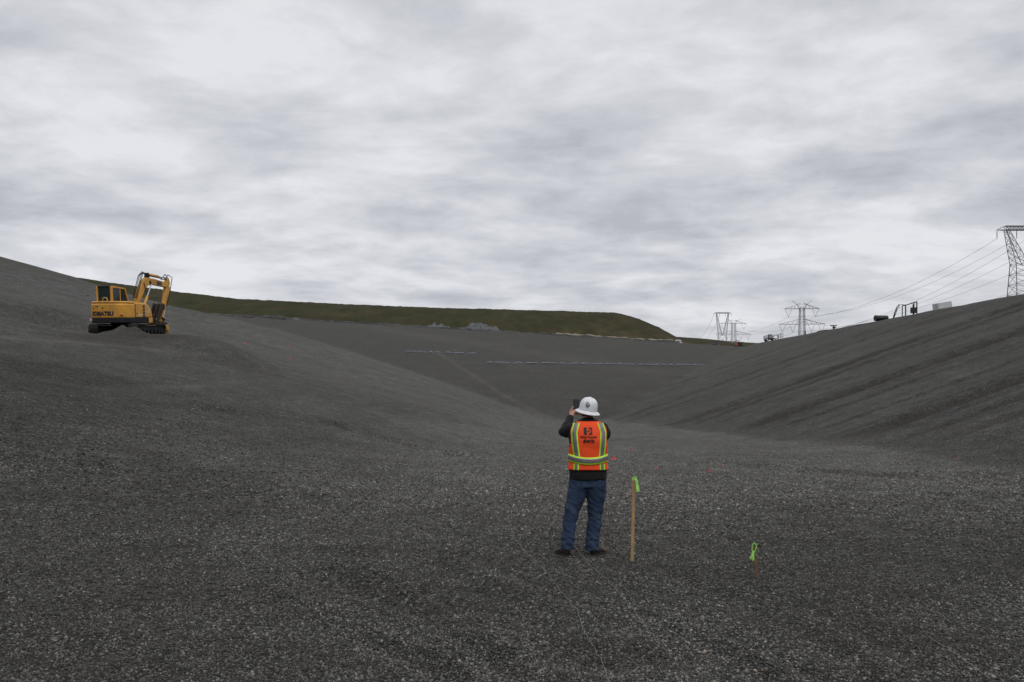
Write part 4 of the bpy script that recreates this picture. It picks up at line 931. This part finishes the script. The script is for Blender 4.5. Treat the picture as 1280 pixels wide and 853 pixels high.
hb.add([p for r in rings for p in r], [(i * n + k, i * n + k + 1, (i + 1) * n + k + 1, (i + 1) * n + k) for i in range(6) for k in range(n - 1)])
ho = hb.build('hair', HAIR, pobj, smooth=True); sm_ = ho.modifiers.new('s', 'SOLIDIFY'); sm_.thickness = .01
# jeans
JEAN = mat('blue_denim', (.019, .038, .080), .85, var=.28, scale=9, dirt=(.06, .10, .17), dirt_amt=.5, bmp=.003, bscale=260)
j = MB()
def tb(p, r): j.tube(p, r, 20)
j.rings(th_rings([.80, .86, .92, .98], -.012))
tb([(-.085, 0, .92), (-.108, .0, .80), (-.138, 0, .69), (-.19, .012, .52), (-.212, .005, .38), (-.230, 0, .24), (-.237, -.005, .13), (-.24, -.005, .075)], [(.115, .13), (.108, .125), (.096, .11), (.080, .088), (.075, .08), (.070, .076), (.068, .076), (.070, .08)])
tb([(.085, 0, .92), (.092, .0, .80), (.094, .01, .69), (.090, .045, .50), (.078, .055, .36), (.058, .055, .22), (.046, .05, .11), (.044, .05, .05)], [(.118, .13), (.108, .125), (.096, .11), (.080, .088), (.075, .082), (.072, .078), (.071, .078), (.075, .084)])
def jd(c):
    k = 1.0 if c.z < .62 else .6
    f = .011 * k * mnoise.fractal(Vector((c.x * 8 + c.z * 5, c.y * 8, c.z * 11 + c.x * 6)), .9, 2, 3)
    if c.z < .22: f += .004 * math.sin(c.z * 70 + 4 * mnoise.noise(Vector((c.x * 9, c.y * 9, c.z * 6))) + c.y * 12)
    return f + .004 * mnoise.noise(Vector((c.x * 14, c.y * 14, c.z * 30 + c.x * 20)))
jeans = remesh(j, 'jeans', JEAN, pobj, .009, 3, jd)
pk = []
for sx1 in (-.105, .09):
    m_ = MB(); vs = []
    for i in range(5):
        for k in range(5):
            x = sx1 - .062 + .124 * i / 4; z = .76 + .10 * k / 4 + (.012 * abs(i - 2) if k == 0 else 0); y = -.138 - .006 + .45 * (x - sx1) ** 2 * 4; vs.append((x, y + .01, z))
    m_.add(vs, [(i * 5 + k, i * 5 + k + 1, (i + 1) * 5 + k + 1, (i + 1) * 5 + k) for i in range(4) for k in range(4)])
    o = m_.build('back_pocket', JEAN, jeans); o.modifiers.new('s', 'SOLIDIFY').thickness = .004
    ms = o.modifiers.new('w', 'SHRINKWRAP'); ms.target = jeans; ms.offset = .004; ms.wrap_method = 'PROJECT'; ms.use_project_y = True; ms.use_negative_direction = True; ms.use_positive_direction = True
# shoes
BOOT = mat('dark_boot_leather', (.03, .024, .02), .6, var=.3, scale=25, dirt=(.1, .08, .06), dirt_amt=.5); SOLE = mat('boot_sole', (.02, .018, .016), .8)
TANB = mat('tan_toe_leather', (.16, .10, .06), .6, var=.3, scale=25)
for hx, hy, d in ((-.232, -.055, Vector((-.42, .907, 0))), (.048, .005, Vector((.60, .80, 0)))):
    sd_ = Vector((d.y, -d.x, 0)); o0 = Vector((hx, hy, 0)); sh = MB(); so_ = MB(); ru = []; rs_ = []
    for t, wd2, ht in ((0, .028, .10), (.03, .038, .12), (.08, .041, .125), (.13, .041, .11), (.18, .045, .078), (.23, .045, .062), (.27, .036, .048), (.292, .018, .032)):
        c = o0 + d * t; ru.append([c + sd_ * math.cos(a) * wd2 + Vector((0, 0, .016 + max(0, math.sin(a)) ** .7 * (ht - .016))) for a in np.linspace(0, 2 * math.pi, 14, endpoint=False)])
        rs_.append([c + sd_ * (wd2 + .005) * q + Vector((0, 0, z)) for q, z in ((-1, -.012), (1, -.012), (1, .018), (-1, .018))])
    sh.rings(ru); bt = sh.build('boot', BOOT, pobj, smooth=True); so_.rings(rs_); so_.build('sole', SOLE, bt, bevel=.004)
    tc_ = MB(); tc_.rings([[p + (p - (o0 + d * (.2))) * .03 + Vector((0, 0, .002)) for p in r] for r in ru[5:]]); tc_.build('toe_cap', TANB, bt, smooth=True)
# jacket
JACK = mat('black_jacket', (.007, .0065, .008), .9, var=.25, scale=8, bmp=.003, bscale=120)
jk = MB(); jk.rings(th_rings([.885, .9, 1.0, 1.1, 1.2, 1.3, 1.4, 1.46, 1.5, 1.535, 1.56, 1.585], .003))
jk.tube([(-.13, .0, 1.465), *LA[:2], (-.25, .13, 1.443), LA[2], (-.248, .215, 1.475), LA[3], (-.178, .35, 1.617)], [.075, .083, .080, .075, .068, .062, .056, .042], 16)
jk.tube([(.13, .0, 1.465), *RA[:2], (.21, .14, 1.41), RA[2], (.18, .23, 1.435), RA[3], (.045, .362, 1.602)], [.075, .083, .080, .075, .068, .062, .056, .042], 16)
jk.tube([(0, .008, 1.53), (0, .014, 1.575), (0, .02, 1.60)], [(.09, .085), (.075, .075), (.071, .073)], 20)
jacket = remesh(jk, 'jacket', JACK, pobj, .010, 3, lambda c: (.006 if c.z < .99 or abs(c.x) > .22 else .001) * mnoise.fractal(Vector((c.x * 9, c.y * 9, c.z * 14)), .8, 2, 3))
# vest
VEST = mat('orange_mesh_vest', (1.0, .085, .012), .8, var=.07, scale=6, bmp=.002, bscale=300)
LIMEV = mat('lime_tape', (.55, .95, .05), .6, var=.06, scale=20); GREYV = mat('reflective_tape', (.22, .2, .215), .35, .2, var=.12, scale=25); INK = mat('black_ink', (.010, .008, .008), .6)
vm = MB(); NT = 120; zs = list(np.linspace(1.004, 1.566, 46)); vs = [Tpt(2 * math.pi * k / NT, z, .016) for z in zs for k in range(NT)]; fs = []
for i in range(len(zs) - 1):
    z = (zs[i] + zs[i + 1]) / 2
    for k in range(NT):
        th = 2 * math.pi * (k + .5) / NT; c = abs(math.cos(th)); lim = .995 if z < 1.26 else (.93 if z < 1.30 else (.87 if z < 1.36 else .84))
        if z > 1.24 and c > lim: continue
        if z > 1.3 and math.sin(th) > 0 and c < .25 * (z - 1.3) / .25: continue
        fs.append((i * NT + k, i * NT + (k + 1) % NT, (i + 1) * NT + (k + 1) % NT, (i + 1) * NT + k))
vm.add(vs, fs); vest = vm.build('safety_vest', VEST, pobj, smooth=True); vest.modifiers.new('s', 'SOLIDIFY').thickness = .004
def vstrip(cxf, z0, z1, u0, u1, m, name, parent, off, side=-1, n=26):
    q = MB(); vs = []
    for i in range(n):
        z = z0 + (z1 - z0) * i / (n - 1)
        for k in range(4): vs.append(back(cxf(z) + u0 + (u1 - u0) * k / 3, z, off, side))
    q.add(vs, [(i * 4 + k, i * 4 + k + 1, (i + 1) * 4 + k + 1, (i + 1) * 4 + k) for i in range(n - 1) for k in range(3)])
    o = q.build(name, m, parent, smooth=True); o.modifiers.new('s', 'SOLIDIFY').thickness = .002; return o
cl_ = lambda z: float(np.interp(z, [1.0, 1.17, 1.3, 1.44, 1.55], [-.150, -.142, -.160, -.172, -.140]))
cr_ = lambda z: float(np.interp(z, [1.0, 1.17, 1.3, 1.44, 1.55], [.155, .150, .160, .166, .135]))
BZ = lambda x: 1.108 + .75 * x * x
for side in (-1, 1):
    for cf in (cl_, cr_):
        for z0, z1 in ((1.155, 1.548), (1.006, 1.078)):
            hw = .037 if z0 > 1.1 else .031
            vstrip(cf, z0, z1, -hw, hw, LIMEV, 'lime_tape', vest, .0195, side); vstrip(cf, z0, z1, -hw + .016, hw - .016, GREYV, 'reflective_tape', vest, .0225, side)
def hband(w0, w1, m, name, off):
    q = MB(); vs = []
    for i in range(5):
        for k in range(NT):
            th = 2 * math.pi * k / NT; p = Tpt(th, 1.12, off); z = BZ(min(.23, abs(p.x))) + w0 + (w1 - w0) * i / 4; vs.append(Tpt(th, z, off))
    q.add(vs, [(i * NT + k, i * NT + (k + 1) % NT, (i + 1) * NT + (k + 1) % NT, (i + 1) * NT + k) for i in range(4) for k in range(NT)])
    o = q.build(name, m, vest, smooth=True); o.modifiers.new('s', 'SOLIDIFY').thickness = .002
hband(-.042, .042, LIMEV, 'lime_tape', .0255); hband(-.024, .024, GREYV, 'reflective_tape', .0285)
def vtext(txt, size, cx2, cz, bold, sp, sy=1.0):
    vs, fs = text_mesh(txt, size, bold, sp); MB().add([back(v.x + cx2, cz + v.y * sy, .0215) for v in vs], fs).build('lettering', INK, vest)
vtext('SWD', .05, -.004, 1.335, .0035, 1.25); vtext('King County', .036, -.006, 1.386, .0012, 1.02)
lg = MB()
def lpoly(pts):
    bm = bmesh.new(); f = bm.faces.new([bm.verts.new((x, y, 0)) for x, y in pts]); bmesh.ops.triangulate(bm, faces=[f]); bmesh.ops.subdivide_edges(bm, edges=bm.edges[:], cuts=2, use_grid_fill=True); bmesh.ops.triangulate(bm, faces=bm.faces)
    lg.add([back(v.co.x - .012, v.co.y + 1.455, .0215) for v in bm.verts], [[v.index for v in f.verts] for f in (bm.verts.index_update() or bm.faces)]); bm.free()
lpoly([(-.05, .04), (-.012, .04), (-.020, .012), (-.010, -.006), (-.018, -.016), (-.012, -.04), (-.05, -.04)])
lpoly([(.002, .04), (.046, .04), (.046, -.04), (.006, -.04), (.012, -.024), (.030, -.020), (.034, .004), (.028, .022), (.008, .026)])
lpoly([(-.004, .008), (.016, .012), (.018, -.008), (.000, -.012)])
lg.build('chest_emblem' if False else 'printed_emblem', INK, vest)
# hard hat
HATM = mat('white_hard_hat', (.76, .77, .80), .35, var=.04, scale=10, dirt=(.35, .33, .3), dirt_amt=.25, coat=.3)
MH = Matrix.Translation((.002, .04, 1.690)) @ Matrix.Rotation(rad(10), 4, 'Y') @ Matrix.Rotation(rad(9), 4, 'X')
hm = MB(); NA = 48; prof = [(1.32, -.030), (1.36, -.026), (1.34, -.017), (1.15, -.004), (1.02, .006), (1.0, .02), (.985, .05), (.93, .085), (.82, .115), (.64, .138), (.42, .151), (.2, .157), (.02, .158)]
rg = []
for (r, z) in prof:
    row = []
    for k in range(NA):
        a = 2 * math.pi * k / NA; rx, ry = .109 * r, .128 * r; zz2 = z
        if r < 1: zz2 += .005 * max(0, 1 - abs(math.cos(a)) * 9 * r) ** .5 * min(1, (1 - r) * 4)
        row.append((math.cos(a) * rx, math.sin(a) * ry, zz2))
    rg.append(row)
hm.rings(rg, cap=False); hm.f.append(tuple(range(NA * (len(prof) - 1), NA * len(prof))))
hat = hm.build('hard_hat', HATM, pobj, smooth=True, M=MH); hat.modifiers.new('s', 'SOLIDIFY').thickness = .004
def dome(az, el, off=.002):
    """point on the dome for azimuth (0 = straight back) and height"""
    rz_ = float(np.interp(el, [.006, .02, .05, .085, .115, .138, .151], [1.02, 1.0, .985, .93, .82, .64, .42])); a = -math.pi / 2 + az
    return Vector((math.cos(a) * (.109 * rz_ + off), math.sin(a) * (.128 * rz_ + off), el + off * .4))
def decal(pts, m, off=.0025):
    c = (sum(p[0] for p in pts) / len(pts), sum(p[1] for p in pts) / len(pts)); vs = [dome(c[0], c[1], off)]; n = len(pts); pts = [(-.25 + (a + .22) * 1.9, .08 + (e - .08) * 1.1) if abs(a - pts[0][0]) < .5 and len(pts) != 4 or m in (TN,) else (a, e) for a, e in pts]; c = (sum(p[0] for p in pts) / len(pts), sum(p[1] for p in pts) / len(pts)); vs = [dome(c[0], c[1], off)]; vs += [dome(a, e, off) for a, e in pts]
    vs += [dome((a + c[0]) / 2, (e + c[1]) / 2, off) for a, e in pts]
    fs = [(1 + k, 1 + (k + 1) % n, 1 + n + (k + 1) % n, 1 + n + k) for k in range(n)] + [(1 + n + k, 1 + n + (k + 1) % n, 0) for k in range(n)]
    MB().add(vs, fs).build('sticker', m, hat, M=MH)
BL = mat('sticker_blue_grey', (.07, .11, .14), .4); TN = mat('sticker_tan', (.3, .25, .12), .4); WH2 = mat('sticker_white', (.6, .6, .6), .4)
decal([(-.40, .092), (-.27, .120), (-.10, .105), (-.06, .075), (-.17, .045), (-.33, .062)], WH2, .0035)
decal([(-.34, .094), (-.26, .110), (-.14, .100), (-.20, .088)], TN, .0050)
decal([(-.34, .086), (-.20, .082), (-.09, .090), (-.09, .074), (-.18, .050), (-.31, .066)], BL, .0050)
decal([(-.25, .074), (-.19, .078), (-.15, .070), (-.20, .062)], WH2, .0062)
for az, el in ((.38, .075), (.5, .1), (-.75, .09)): decal([(az - .03, el), (az, el + .006), (az + .03, el), (az, el - .006)], BL, .003)
sb = MB(); sb.tube([dome(a, .014, -.004) for a in np.linspace(-1.4, 1.4, 20)], .005, 6); sb.build('suspension_band', INK, hat, M=MH)
# phone
PH = mat('black_phone_case', (.012, .013, .016), .35, var=.2); SCR = mat('phone_glass', (.03, .035, .04), .08)
ph = tag(empty('phone', PX + Vector(((px0 + px1) / 2, pyy, 1.755)), rad(4)), 'black phone held up in front of the person\'s face', 'phone')
MB().box((0, 0, 0), (px1 - px0, .009, .150)).build('phone_case', PH, ph, bevel=.006, seg=3); MB().box((0, -.0052, 0), (px1 - px0 - .008, .001, .138)).build('screen', SCR, ph)
cm = MB(); cm.box((-.018, .0055, .052), (.026, .003, .028)); cm.build('camera_bump', PH, ph, bevel=.002)
